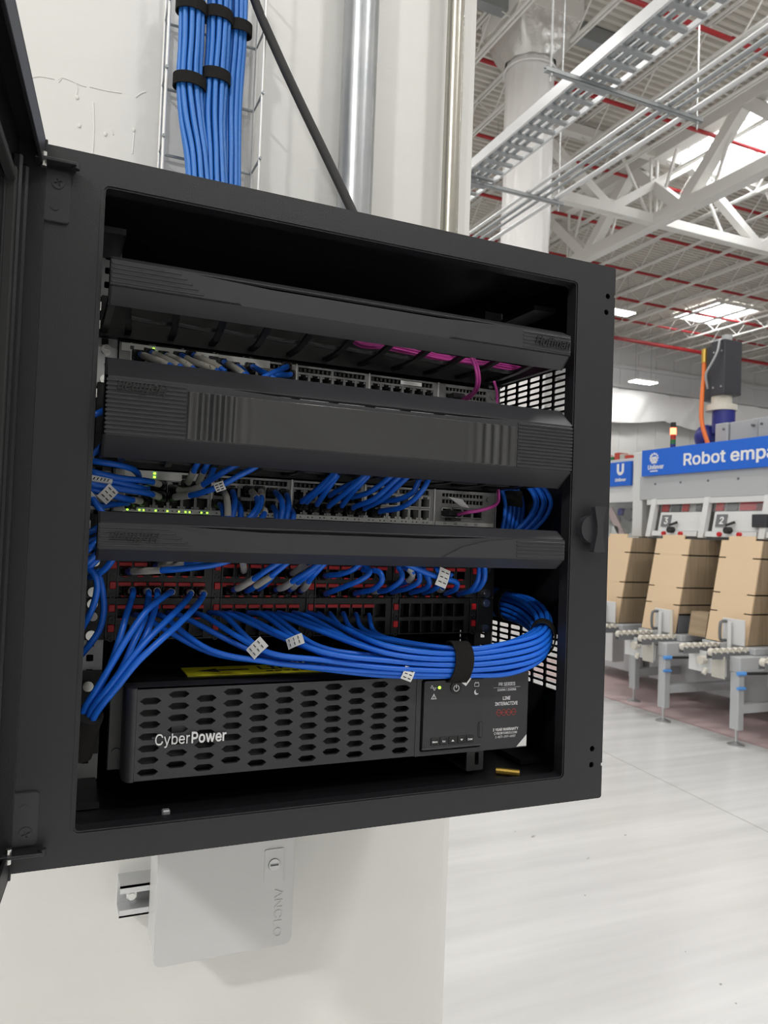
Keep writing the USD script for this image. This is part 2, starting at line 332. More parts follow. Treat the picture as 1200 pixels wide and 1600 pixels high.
def truss(name, p0, axis, n, pan, z0, z1, w, label, first):
    t = thing(name, label, 'truss', p0)
    A = np.array(axis, float); P = np.array(p0, float); L = n * pan
    lo = lambda s: P + A * s + [0, 0, 0]; hi = lambda s: P + A * s + [0, 0, z1 - z0]
    mesh('bottom_chord', MB().bar(lo(0), lo(L), w, w), 'white_steel', t)
    mesh('top_chord', MB().bar(hi(0), hi(L), w, w), 'white_steel', t)
    for i in range(n):
        a, b = (lo(i * pan), hi((i + 1) * pan)) if (i + first) % 2 == 0 else (hi(i * pan), lo((i + 1) * pan))
        mesh('diagonal', MB().bar(a, b, w * .9, w * .9), 'white_steel', t)
        if i % 2 == first: mesh('post', MB().bar(lo(i * pan + pan * .5), hi(i * pan + pan * .5), .05, .05), 'white_steel', t)
        c = lo((i + .5) * pan); mesh('brace', MB().bar(c, hi(i * pan + .15), .05, .05), 'white_steel', t)
    for i in range(0, n + 1, 2):
        pt = lo((i if first == 0 else min(i + 1, n)) * pan); s = np.array([abs(A[1]), abs(A[0]), 0])
        mesh('gusset_plate', MB().box(pt - np.array([.02, .02, .15]) - A * .3 , pt + np.array([.02, .02, .22]) + A * .3), 'white_steel', t)
truss('roof_truss', (11.75, 5.05, 8.53), (0, 1, 0), 9, 1.55, 8.53, 10.0, .26, 'heavy white roof truss running into the hall over the near skylight', 0)
truss('roof_truss', (8.3, 12.05, 8.55), (1, 0, 0), 12, 2.2, 8.55, 10.0, .20, 'white roof truss crossing the hall behind the hanging pipes', 1)

def skylight(x0, y0, x1, y1, label):
    t = thing('skylight', label, 'skylight', ((x0 + x1) / 2, (y0 + y1) / 2, 10.1))
    mesh('pane', MB().box((x0, y0, 10.20), (x1, y1, 10.22)), 'skylight', t)
    fr = sbox(x0 - .06, y0 - .06, x1 + .06, y1 + .06).difference(sbox(x0, y0, x1, y1))
    mesh('frame', MB().xy(fr, 10.12, 10.24), 'white_steel', t)
    for f in (1 / 3, 2 / 3): mesh('glazing_bar', MB().box((x0, y0 + (y1 - y0) * f - .02, 10.16), (x1, y0 + (y1 - y0) * f + .02, 10.2)), 'white_steel', t)
skylight(12.3, 9.4, 14.4, 12.4, 'bright near skylight glowing behind the heavy truss')
skylight(21.2, 19.1, 23.2, 21.2, 'bright far skylight above the robot column')
skylight(8.5, 4.2, 10.3, 7.0, 'skylight outside the upper right of the view')
def high_bay(c, label, r=.3):
    x, y, z = c; t = thing('high_bay_lamp', label, 'lamp', c)
    mesh('lens', MB().box((x - .55, y - .22, z), (x + .55, y + .22, z + .02)), 'lamp', t)
    mesh('housing', MB().box((x - .58, y - .25, z + .02), (x + .58, y + .25, z + .10), .02), 'white_steel', t)
    mesh('hanger', MB().cyl((x - .4, y, z + .1), (x - .4, y, 10.26), .006, 6).cyl((x + .4, y, z + .1), (x + .4, y, 10.26), .006, 6), 'tray_dark', t)
high_bay((16.55, 18.86, 9.0), 'lit high bay lamp peeping out beside the top right cabinet corner')
high_bay((21.7, 23.3, 8.05), 'lit high bay lamp hanging low before the far wall')

# ------------------------------------------------------------------ wrapped round column of the hall
WX, WY = 6.92, 9.78
t = thing('wrapped_column', 'round hall column wrapped in white plastic under a silver capital', 'column', (WX, WY, 0))
a = np.linspace(0, 2 * np.pi, 48, endpoint=False); V = []; Fc = []
for i, z in enumerate(np.linspace(0, 9.35, 60)):
    rr_ = .395 + .012 * np.sin(a * 9 + z * 2.2) * np.sin(a * 4 + 1.3) + .006 * np.sin(a * 17 - z * 3)
    V.append(np.c_[WX + rr_ * np.cos(a), WY + rr_ * np.sin(a), np.full(48, z)])
for i in range(59):
    for j in range(48):
        k = (j + 1) % 48; Fc += [[i * 48 + j, i * 48 + k, i * 48 + 48 + k], [i * 48 + j, i * 48 + 48 + k, i * 48 + 48 + j]]
mesh('shaft', trimesh.Trimesh(np.vstack(V), Fc, process=False), 'wrap', t, smooth=True)
V = []; nz = 10
for i in range(nz + 1):
    f = i / nz; z = 9.30 + f * .62; w = .40 + .10 * f
    sq = np.array([np.clip(np.cos(a) * 1.45, -1, 1), np.clip(np.sin(a) * 1.45, -1, 1)]).T * (.58)
    ci = np.c_[np.cos(a), np.sin(a)] * .43; g = f ** .8
    P = ci * (1 - g) + sq * g; P = P * (1 + .03 * np.sin(a * 11 + 5 * f)[:, None])
    V.append(np.c_[WX + P[:, 0], WY + P[:, 1], np.full(48, z)])
Fc = []
for i in range(nz):
    for j in range(48):
        k = (j + 1) % 48; Fc += [[i * 48 + j, i * 48 + k, i * 48 + 48 + k], [i * 48 + j, i * 48 + 48 + k, i * 48 + 48 + j]]
mesh('capital', trimesh.Trimesh(np.vstack(V), Fc, process=False), 'foil', t, smooth=40)
mesh('strap', MB().tube([(WX + .43 * math.cos(q), WY + .43 * math.sin(q), 9.2) for q in np.linspace(0, 2 * np.pi, 40)], .02, 6), 'wrap', t)
mesh('head_plate', MB().box((WX - .6, WY - .6, 9.92), (WX + .6, WY + .6, 10.26)), 'white_steel', t)
mesh('roof_girder', MB().box((3.0, 9.55, 9.95), (9.3, 9.75, 10.22)), 'tray_dark', label='grey steel girder on top of the wrapped column', cat='girder')

# ------------------------------------------------------------------ overhead cable tray, trapezes, pipes
TZ = 5.5
t = thing('cable_tray', 'long galvanised ladder tray hung from strut trapezes', 'cable tray', (4.22, 5, TZ))
for x, h in ((4.02, .11), (4.40, .05)): mesh('side_rail', MB().box((x - .012, 1.2, TZ), (x + .012, 13.0, TZ + h)), 'tray', t)
y = 1.3
while y < 12.9:
    mesh('rung', MB().box((4.03, y - .025, TZ + .01), (4.39, y + .025, TZ + .035)), 'tray_dark', t); y += .19
for x in (4.11, 4.20, 4.29): mesh('tray_cable', MB().cyl((x, 1.2, TZ + .06), (x, 13, TZ + .06), .024, 10), 'tray_dark', label='dark cable lying in the overhead ladder tray', cat='cable', group='cables in the overhead tray')
def trapeze(y, x0, x1, label):
    t = thing('trapeze_hanger', label, 'hanger', ((x0 + x1) / 2, y, TZ - .04))
    b = MB().box((x0, y - .021, TZ - .045), (x1, y + .021, TZ - .041)).box((x0, y - .021, TZ - .045), (x0 + (x1 - x0), y - .018, TZ - .004)).box((x0, y + .018, TZ - .045), (x1, y + .021, TZ - .004))
    b.box((x0, y - .021, TZ - .006), (x1, y - .011, TZ - .004)).box((x0, y + .011, TZ - .006), (x1, y + .021, TZ - .004)); mesh('channel', b, 'tray_dark', t)
    for x in (x0 + .06, x1 - .06):
        mesh('threaded_rod', MB().cyl((x, y, TZ - .12), (x, y, 10.26), .008, 8), 'steel', t)
        mesh('nut', MB().cyl((x, y, TZ - .07), (x, y, TZ - .045), .018, 6), 'steel', t)
trapeze(4.6, 3.66, 5.43, 'nearer strut trapeze carrying the ladder tray and pipes')
trapeze(6.66, 3.9, 5.38, 'farther strut trapeze just above the cabinet corner')
trapeze(2.5, 3.66, 5.43, 'strut trapeze outside the top of the view')
for x, r, l in ((4.90, .022, 'leftmost of the four conduits hung beside the ladder tray'), (5.02, .024, 'second of the four conduits hung beside the ladder tray'), (5.12, .018, 'third of the four conduits hung beside the ladder tray'), (5.28, .028, 'thick rightmost conduit hung beside the ladder tray')):
    t = thing('overhead_conduit', l, 'conduit', (x, 1.2, TZ)); mesh('pipe', MB().cyl((x, 1.2, TZ - .004 + r), (x, 13, TZ - .004 + r), r, 12), {.024: 'tray_dark', .018: 'tray_dark'}.get(r, 'tray'), t, smooth=40)
    for y in (2.5, 4.6, 6.66): mesh('pipe_clamp', MB().cyl((x, y - .02, TZ - .004 + r), (x, y + .02, TZ - .004 + r), r + .006, 12), 'steel', t)
# white plastic curtain slung along the far wall
V = []; xs = np.linspace(15, 45, 121); zs = np.linspace(0, 1, 10)
for j, f in enumerate(zs):
    sag = .30 * np.sin((xs % 6) / 6 * np.pi) ; V.append(np.c_[xs, 24.55 + .10 * np.sin(xs * 2.1 + 3 * f) * (1 - f) + .04 * np.sin(xs * 7 + 6 * f), 8.0 - f * (1.15 + sag)])
V = np.vstack(V); nx = len(xs); Fc = []
for j in range(9):
    for i in range(nx - 1):
        A = j * nx + i; Fc += [[A, A + 1, A + nx + 1], [A, A + nx + 1, A + nx]]
V2 = V + [0, .012, 0]; Fc = np.array(Fc)
mesh('plastic_curtain', trimesh.Trimesh(np.vstack([V, V2]), np.vstack([Fc, Fc[:, ::-1] + len(V)]), process=False), 'curtain', smooth=True, label='white plastic sheeting slung along the far hall wall', cat='curtain')

# ------------------------------------------------------------------ the open wall cabinet (front plane y = 0)
Z0 = 1.195; W, H, D = .61, .61, .478
OX0, OX1, OZ0, OZ1 = .0509, .5566, Z0 + .0273, Z0 + .5847
cab = thing('network_cabinet', 'open black steel network cabinet mounted on the white column', 'cabinet', (W / 2, .24, Z0))
outer = rr(0, Z0, W, Z0 + H, .003); hole = rr(OX0, OZ0, OX1, OZ1, .005)
pins = unary_union([Point(*p).buffer(.0032, quad_segs=4) for p in ((.5995, Z0 + .5752), (.598, Z0 + .5564), (.5955, Z0 + .0564), (.595, Z0 + .0384))])
notch = sbox(.6072, Z0 + .575, .62, Z0 + .5785).union(sbox(.6072, Z0 + .036, .62, Z0 + .0395))
f = MB().xz(outer.difference(hole).difference(pins).difference(notch), 0, .002)
f.xz(hole.difference(hole.buffer(-.0016)), .0005, .016)
f.xz(hole.buffer(.0022).difference(hole), -.0007, .0008)
mesh('front_frame', f, 'powder', cab)
mesh('side_panel', MB().box((0, .002, Z0), (.0016, D, Z0 + H)), 'powder', cab)
sl = []
for (za, zb) in ((.400, .507), (.104, .176)):
    z = za
    while z < zb:
        for k in range(9): sl.append(rr(.087 + k * .0282, Z0 + z, .087 + k * .0282 + .0238, Z0 + z + .0053, .0022))
        z += .0080
sl += [sbox(.078, Z0 + .187, .083, Z0 + .195), sbox(.077, Z0 + .060, .082, Z0 + .068)]
sp = sbox(.002, Z0, D, Z0 + H).difference(unary_union(sl))
mesh('side_panel', MB().yz(sp, W - .0016, W), 'inner', cab, label='right side panel pierced with rows of slots')
mesh('top_panel', MB().box((.0016, .002, Z0 + H - .0016), (W - .0016, D, Z0 + H)), 'powder', cab)
mesh('bottom_panel', MB().box((.0016, .002, Z0), (W - .0016, D, Z0 + .0016)).box((.0016, .016, Z0 + .0225), (W - .0016, D, Z0 + .024)), 'inner', cab)
mesh('back_panel', MB().box((.0016, D - .0016, Z0 + .0016), (W - .0016, D, Z0 + H - .0016)), 'inner', cab)
for x in (.0016, W - .0206):
    mesh('frame_return', MB().box((x, .016, Z0 + .0016), (x + .019, .0175, Z0 + H - .0016)), 'inner', cab)
# hinge plates with recessed screws, pin lugs
for zc, s in ((Z0 + .568, 1), (Z0 + .0425, -1)):
    pl = rr(.0035, zc - .024, .0245, zc + .020, .003) if s > 0 else rr(.0005, zc - .020, .0235, zc + .024, .003)
    hp = mesh('hinge_plate', MB().xz(pl, -.0020, .0002).xz(pl.buffer(-.0006), -.0026, -.0018), 'plastic', cab)
    sx, sz = (.0145, zc + .0095 * s)
    mesh('screw', MB().xz(Point(sx, sz).buffer(.0052, quad_segs=5).difference(affinity.rotate(sbox(sx - .0032, sz - .0007, sx + .0032, sz + .0007).union(sbox(sx - .0007, sz - .0032, sx + .0007, sz + .0032)), 20)), -.0036, -.0022), 'plastic', hp)
    mesh('boss', MB().xz(Point(.013, zc - .0105 * s).buffer(.0038, quad_segs=5), -.0032, -.0022), 'plastic', hp)
    zl = zc + .0235 * s
    mesh('hinge_lug', MB().box((-.004, -.016, zl - .0013), (.028, .001, zl + .0013), .0005).cyl((.0275, -.010, zl - .0028), (.0275, -.010, zl + .0028), .0034, 12), 'powder', hp)
    mesh('pin', MB().cyl((.003, -.011, zl - .006), (.003, -.011, zl + .006), .0025, 10), 'screw', hp)
# quarter-turn latch
lt = mesh('latch', MB().xz(Point(.5795, Z0 + .305).buffer(.0155, quad_segs=8), -.010, .0), 'plastic', cab, smooth=35)
wing = Polygon([(.5845 + sx * a, Z0 + .305 + sz * b) for sx, sz, a, b in ((-1, -1, .0068, .0245), (1, -1, .0068, .0245), (1, -1, .0026, .005), (1, 1, .0026, .005), (1, 1, .0068, .0245), (-1, 1, .0068, .0245), (-1, 1, .0026, .005), (-1, -1, .0026, .005))]).buffer(.0012, quad_segs=2)
mesh('wing', MB().xz(wing, -.0165, -.009), 'plastic', lt, smooth=35)
mesh('keeper', MB().box((.5566, .004, Z0 + .296), (.574, .012, Z0 + .314), .001), 'inner', lt)
# rack rails
RY = .135
def rail(x0, x1, mat, lab):
    hs = [];
    for k in range(36):
        z = Z0 + .046 + k * .01482; hs.append(rr((x0 + x1) / 2 - .0034, z, (x0 + x1) / 2 + .0034, z + .0068, .001))
    p = mesh('rack_rail', MB().xz(sbox(x0, Z0 + .03, x1, Z0 + .58).difference(unary_union(hs)), RY, RY + .002).box((x0 if x0 > .3 else x1 - .0018, RY + .002, Z0 + .03), (x0 + .0018 if x0 > .3 else x1, RY + .035, Z0 + .58)), mat, cab, label=lab)
    return p
rl = rail(.0520, .0765, 'rail_zinc', 'left zinc rack rail with square holes')
rr2 = rail(.5165, .5410, 'rail_dark', 'right dark rack rail with square holes')
mesh('rail_edge', MB().box((.5408, RY - .0004, Z0 + .03), (.5422, RY + .01, Z0 + .58)), 'rail_zinc', rr2)
for x in (.045, .540):
    for z in (Z0 + .0255, Z0 + .566): mesh('rail_bracket', MB().box((x, .06, z), (x + .03, .36, z + .006)), 'inner', cab)
mesh('mount_bracket', MB().xz(rr(.468, Z0 + .535, .490, Z0 + .575, .002).difference(rr(.4755, Z0 + .548, .4805, Z0 + .564, .002)), .19, .192), 'rail_dark', cab)
# loose floor bits
mesh('cage_nut', MB().box((.127, .020, Z0 + .0241), (.134, .027, Z0 + .031), .001), 'rail_zinc', label='small square cage nut lying on the cabinet floor', cat='nut')
mesh('brass_anchor', MB().cyl((0.4960,0.0429,1.2230), (0.5171,0.0270,1.2230), .0038, 10), 'brass', label='brass coloured anchor lying on the cabinet floor', cat='anchor')
# scratches on the cabinet floor are left to the glossy paint

# open door, swung out past a right angle
DA = math.radians(5.0)
def dp(s, z, n): return np.array([.0035 - s * math.sin(DA) + n * math.cos(DA), -.003 - s * math.cos(DA) - n * math.sin(DA), z])
def dbox(mb, s0, s1, z0, z1, n0, n1, bev=.0006):
    m = rbox(np.array([s0, n0, z0], float), np.array([s1, n1, z1], float), bev); v = m.vertices
    m.vertices = np.array([dp(a, c, b) for a, b, c in v]); m.faces = m.faces[:, ::-1]; return mb.add(m)
ZB, ZT, DW = Z0 - .004, Z0 + .612, .60
db = MB()
dbox(db, 0, DW, ZB, ZT, -.026, -.024); 
db = MB()
dbox(db, .0, .050, ZB, ZT, -.026, -.020); dbox(db, DW - .05, DW, ZB, ZT, -.026, -.020); dbox(db, .05, DW - .05, ZT - .06, ZT, -.026, -.020); dbox(db, .05, DW - .05, ZB, ZB + .06, -.026, -.020)
dbox(db, 0, DW, ZT - .002, ZT, -.026, 0); dbox(db, 0, DW, ZB, ZB + .002, -.026, 0); dbox(db, DW - .002, DW, ZB, ZT, -.026, 0); dbox(db, -.0022, .001, ZB, ZT, -.026, .0015, .0004)
dbox(db, 0, DW, ZT - .024, ZT - .002, -.003, 0); dbox(db, 0, DW, ZB + .002, ZB + .024, -.003, 0)
door = mesh('door', db, 'powder', cab, label='open door with a glazed middle')
g = MB(); dbox(g, .008, .016, ZB + .03, ZT - .03, -.020, -.010, .002); dbox(g, .030, .036, ZB + .03, ZT - .03, -.020, -.012, .002); mesh('stile_rib', g, 'powder', door)
g = MB(); dbox(g, .048, .056, ZB + .05, ZT - .05, -.020, -.013, .001); dbox(g, .056, DW - .05, ZT - .062, ZT - .054, -.020, -.013, .001); dbox(g, .056, DW - .05, ZB + .054, ZB + .062, -.020, -.013, .001); mesh('glazing_seal', g, 'rubber', door)
g = MB(); dbox(g, .055, DW - .055, ZB + .06, ZT - .06, -.0235, -.0205); mesh('glass_pane', g, 'clear', door)

# ------------------------------------------------------------------ horizontal cable managers
MX0, MX1 = .0585, .5390
def plate(mb, pts):
    """closed y,z outline extruded along the manager"""
    return mb.yz(Polygon(pts), MX0, MX1)
def manager(label, zt, zb, ft, fb, yf, logo, fingers=True, window=False):
    t = thing('cable_manager', label, 'cable manager', (.2985, .06, (zt + zb) / 2))
    th = .0022
    c = MB()
    plate(c, [(.001, zt), (.001, zt - th), (yf + th, ft - th), (yf, ft)])                      # upper bevel
    plate(c, [(.001, zb), (yf, fb), (yf + th, fb + th), (.001, zb + th)])                      # lower bevel
    zc = (ft + fb) / 2; h = ft - fb
    sx0, sx1 = (.165, .455) if window else (.150, .425)
    slit = Polygon([(sx0 - .02, ft - .0012), (sx0 + .05, ft - .0042), (sx1 - .05, ft - .0042), (sx1 + .02, ft - .0012)]) if not window else Polygon([(sx0, ft - .0008), (sx0 + .06, ft - .0034), (sx1 - .08, ft - .0034), (sx1, ft - .0008)])
    c.xz(sbox(MX0, fb, MX1, ft).difference(slit), yf, yf + th)
    c.yz(Polygon([(.001, zt), (yf, ft), (yf, fb), (.001, zb)]), MX0, MX0 + .002); c.yz(Polygon([(.001, zt), (yf, ft), (yf, fb), (.001, zb)]), MX1 - .002, MX1)
    mesh('cover', c, 'plastic', t)
    if window:                                                                              # ridged pads, smoked label window between them
        for a, b in ((MX0 + .0005, .126), (.468, MX1 - .0005)):
            r = MB(); n = 13; st = (h - .002) / n
            for k in range(n): r.box((a, yf - .0012, fb + .001 + k * st), (b, yf + .0002, fb + .001 + k * st + st * .62), .0004)
            mesh('ridged_pad', r, 'plastic', t)
        xs = np.linspace(.127, .467, 280); V = []
        wob = lambda x: .0011 * math.sin((x - .127) * 620) * math.exp(-((x - .150) / .024) ** 2) + .0011 * math.sin((x - .4) * 600) * math.exp(-((x - .438) / .022) ** 2)
        zs = (fb + .0012, fb + .0018, ft - .0074, ft - .0068)
        for j, z in enumerate(zs): V.append(np.c_[xs, [yf - .0012 * (0 < j < 3) - (wob(x) if 0 < j < 3 else 0) for x in xs], np.full(280, z)])
        V = np.vstack(V); Fw = []
        for j in range(3):
            for i in range(279):
                A = j * 280 + i; Fw += [[A, A + 1, A + 281], [A, A + 281, A + 280]]
        V2 = V + [0, .0010, 0]; Fw = np.array(Fw)
        mesh('label_window', trimesh.Trimesh(np.vstack([V, V2]), np.vstack([Fw, Fw[:, ::-1] + len(V)]), process=False), 'smoke', t, smooth=50)
    else:
        pad1 = Polygon([(MX0 + .0003, fb + .0004), (.172, fb + .0004), (.166, fb + .3 * h), (.152, fb + .62 * h), (.13, fb + .85 * h), (.105, ft - .0006), (MX0 + .0003, ft - .0006)])
        pad2 = Polygon([(.388, fb + .0004), (MX1 - .0003, fb + .0004), (MX1 - .0003, ft - .0006), (.475, ft - .0006), (.44, fb + .82 * h), (.41, fb + .5 * h)])
        for q, (a, b) in ((pad1, (MX0 + .001, .118)), (pad2, (.476, MX1 - .001))):
            r = MB().xz(q.buffer(-.0006), yf - .0026, yf - .0016).xz(q, yf - .0018, yf + .0003)
            for k in range(5): r.box((a, yf - .0034, fb + h * (.12 + .165 * k)), (b + (.02 * (4 - k) / 4 if a < .2 else 0), yf - .0022, fb + h * (.12 + .165 * k) + h * .085), .0004)
            mesh('ridged_pad', r, 'plastic', t)
    lg = MB().add(logo(yf - (.0016 if window else .0030), fb, ft)); mesh('lettering', lg, 'plastic_dark', t, label='raised maker name in script')
    mesh('back_plate', MB().box((MX0, .122, zb + .001), (MX1, .128, zt - .001)).box((MX0 - .006, .128, zb + .001), (MX1 + .002, .1335, zt - .001)), 'plastic_dark', t)
    for x in (MX0 + .004, MX1 - .004): mesh('ear', MB().box((x - .003, .002, zb + .003), (x + .003, .124, zb + .014)), 'plastic_dark', t)
    if fingers:
        for k in range(11):
            x = .085 + k * .043; q = [(x, .124, zb + .006), (x - .002, .085, zb + .0035), (x - .006, .045, zb + .003), (x - .009, .012, zb + .005), (x - .009, .008, zb + .014)]
            fm = MB()
            for a, b in zip(q, q[1:]): fm.bar(a, b, .006, .004)
            mesh('finger', fm, 'plastic_dark', t); fm = MB()
            q2 = [(x, .124, zt - .006), (x - .006, .05, zt - .004), (x - .009, .010, zt - .006)]
            for a, b in zip(q2, q2[1:]): fm.bar(a, b, .006, .004)
            mesh('upper_finger', fm, 'plastic_dark', t)
            if k < 10: mesh('finger_loop', MB().tube([(x - .004, .052, zb + .0045), (x + .012, .055, zb + .004), (x + .03, .055, zb + .004), (x + .037, .05, zb + .0045)], .0022, 6, 3), 'plastic_dark', t)
    for s in ((MX0 - .003, zb + .012), (MX0 - .003, zt - .012)): mesh('screw', MB().cyl((s[0] + .001, .124, s[1]), (s[0] + .001, .1285, s[1]), .0048, 14).box((s[0] - .002, .1232, s[1] - .0006), (s[0] + .004, .1245, s[1] + .0006)), 'screw', t)
    return t
logo_r = lambda y, fb, ft: text_front('Hoffman', .490, y - .0006, fb + (ft - fb) * .30, .0095, .0010, True, shear=.35, narrow=.86)
logo_f = lambda x: (lambda y, fb, ft: text_front('Hoffman', x, y - .0006, fb + (ft - fb) * .66 + (.012 if ft - fb > .03 else 0), .0085, .0010, True, flip=True, shear=.35, narrow=.86))
manager('topmost slim black cable manager with the maker name at its right end', Z0 + .5245, Z0 + .4815, Z0 + .5178, Z0 + .4945, -.012, logo_r)
manager('middle tall black cable manager with a smoked label window', Z0 + .4355, Z0 + .3485, Z0 + .4160, Z0 + .3660, -.022, logo_f(.110), True, True)
manager('lowest slim black cable manager just above the patch panels', Z0 + .3015, Z0 + .2590, Z0 + .2920, Z0 + .2690, -.012, logo_f(.110))

# ------------------------------------------------------------------ network switches
SY, SX0, SX1 = .105, .0765, .5215
def grp_x(k): return .0885 + k * .0868
def port_x(k, i): return grp_x(k) + .0075 + i * .01385
def net_switch(label, zt, lit):
    t = thing('network_switch', label, 'network switch', (.299, .25, zt - .022)); zb = zt - .0435
    rows = (zt - .0165, zt - .0318); holes = []
    for k in range(4):
        for i in range(6):
            for z in rows: holes.append(sbox(port_x(k, i) - .0059, z - .0062, port_x(k, i) + .0059, z + .0062))
        for i in range(2): holes.append(rr(grp_x(k) + .002 + i * .041, zt - .0082, grp_x(k) + .040 + i * .041, zt - .0030, .001))
    mh = [sbox(.4475, zt - .0085, .504, zt - .0045), sbox(.4475, zt - .0165, .504, zt - .0115), sbox(.4475, zt - .034, .504, zt - .021)]
    face = rr(SX0, zb, SX1, zt, .002).difference(unary_union(holes + mh))
    mesh('chassis', MB().box((SX0 + .001, SY + .022, zb + .001), (SX1 - .001, .40, zt - .001)), 'inner', t)
    fp = mesh('front_panel', MB().xz(face, SY, SY + .004).box((SX0, SY, zt - .0008), (SX1, SY + .02, zt)).box((SX0, SY, zb), (SX1, SY + .02, zb + .0008)), 'switch', t)
    mesh('indicator_strip', MB().box((SX0 + .002, SY - .0009, zb + .0005), (.4365, SY + .0001, zb + .0052)).box((.4395, SY - .0009, zb + .0005), (SX1 - .002, SY + .0001, zb + .0052)), 'switch_light', t)
    if lit == 1: mesh('mode_strip', MB().box((SX0 + .002, SY - .0009, zt - .0088), (SX0 + .155, SY + .0001, zt - .0006)), 'switch_light', t)
    else: mesh('mode_strip', MB().box((SX0 + .002, SY - .0009, zt - .0094), (SX0 + .09, SY + .0001, zt - .0006)), 'switch_light', t)
    for k in range(5):
        x = (grp_x(k) - .0006) if k < 4 else .4375
        mesh('divider', MB().box((x - .0008, SY - .0012, zb), (x + .0008, SY + .0005, zt)), 'switch_light', t)
    mesh('backing', MB().box((SX0 + .001, SY + .018, zb + .001), (SX1 - .001, SY + .022, zt - .001)), 'plastic_dark', t)
    for k in range(4):
        for z in rows:
            for i in range(6):
                x = port_x(k, i); s = 1 if z == rows[0] else -1
                p = MB().xz(sbox(x - .0063, z - .0066, x + .0063, z + .0066).difference(sbox(x - .0055, z - .0058, x + .0055, z + .0058)), SY - .0004, SY + .016)
                p.box((x - .0052, SY + .0005, z + s * .0059), (x - .0030, SY + .012, z + s * .0035)).box((x + .0030, SY + .0005, z + s * .0059), (x + .0052, SY + .012, z + s * .0035))
                mesh('ethernet_port', p, 'switch_light' if lit == 2 and k == 3 else 'switch', t)
        v = MB()
        for i in range(2):
            for j in range(7): v.box((grp_x(k) + .0035 + i * .041 + j * .0052, SY + .001, zt - .0074), (grp_x(k) + .0035 + i * .041 + j * .0052 + .0022, SY + .004, zt - .0036))
        mesh('vent_grille', v, 'vent', t)
    m = MB()
    for j in range(12): m.box((.4475 + j * .0047, SY + .001, zt - .0165), (.4475 + j * .0047 + .0012, SY + .004, zt - .0045))
    m.box((.4475, SY + .002, zt - .0122), (.504, SY + .003, zt - .0112)); mesh('module_grille', m, 'switch', t)
    for j in range(4): mesh('fibre_port', MB().xz(sbox(.4478 + j * .0141, zt - .0335, .4613 + j * .0141, zt - .0215).difference(sbox(.449 + j * .0141, zt - .0322, .4602 + j * .0141, zt - .0228)), SY - .0006, SY + .012), 'switch_light' if j == 0 else 'switch', t)
    mesh('module_screw', MB().cyl((.512, SY - .002, zt - .0095), (.512, SY + .001, zt - .0095), .0032, 14).box((.509, SY - .0024, zt - .0099), (.515, SY - .0018, zt - .0091)), 'switch', t)
    lg = MB()
    for k in range(4):
        for i in range(6): lg.box((port_x(k, i) - .003, SY - .0012, zb + .0022), (port_x(k, i) - .0015, SY - .0008, zb + .0036)).box((port_x(k, i) + .002, SY - .0012, zb + .0022), (port_x(k, i) + .0035, SY - .0008, zb + .0036))
    for j in range(4):
        lg.add(text_front('G%d' % (j + 1), .4505 + j * .0141, SY - .0009, zb + .0018, .0022, .0003))
    mesh('legend', lg, 'ledoff', t)
    return t, zt, zb
t1, z1t, z1b = net_switch('upper silver network switch between the top two cable managers', Z0 + .4745, 1)
t2, z2t, z2b = net_switch('lower silver network switch crowded with blue patch cables', Z0 + .3470, 2)
# buttons, sockets and lit diodes on the management strips
for (px, w, h) in ((.0868, .0036, .0036), (.1000, .0036, .0040)): mesh('mode_button', MB().box((px, SY - .0016, z1t - .0030 - h), (px + w, SY - .0008, z1t - .0030), .0003), 'ledoff', t1)
for px in (.1365, .1495, .1655): mesh('console_socket', MB().box((px, SY - .0013, z1t - .0066), (px + (.007 if px < .14 else .0105), SY - .0008, z1t - .0032)), 'plastic_dark', t1)
for px, dz in ((.1085, -.0025), (.1090, -.0055), (.1145, -.0075), (.1170, -.0078)): mesh('lit_diode', MB().box((px, SY - .0016, z1t + dz - .0016), (px + .0020, SY - .0008, z1t + dz)), 'led', t1)
for px, dz in ((.1150, -.0020), (.1150, -.0058)): mesh('lit_diode', MB().box((px, SY - .0016, z2t + dz - .0020), (px + .0022, SY - .0008, z2t + dz)), 'led', t2)
mesh('console_socket', MB().box((.1435, SY - .0013, z2t - .0068), (.1510, SY - .0008, z2t - .0028)), 'plastic_dark', t2)
for i, px in enumerate((.0905, .1020, .1062, .1180, .1296, .1410, .1478, .1520, .1640, .1700)): mesh('lit_diode', MB().box((px, SY - .0015, z2b + .0018), (px + .0017, SY - .0008, z2b + .0034)), 'led', t2)
mesh('asset_sticker', MB().box((.388, SY - .0003, z1t - .0078), (.4155, SY + .0001, z1t - .0034)), 'tag', t1)
# dark snap-in fibre cassette handle and ear plates that show at the left
for z in (Z0 + .452, Z0 + .325): mesh('switch_ear', MB().xz(rr(.0515, z - .020, .0765, z + .020, .002).difference(Point(.066, z + .002).buffer(.0022, quad_segs=4)), .128, .1335), 'steel', t1 if z > Z0 + .4 else t2)
for z in (Z0 + .469, Z0 + .438): mesh('ear_screw', MB().cyl((.0655, .123, z), (.0655, .128, z), .005, 14).box((.062, .1224, z - .0007), (.069, .1236, z + .0007)), 'screw', t1)

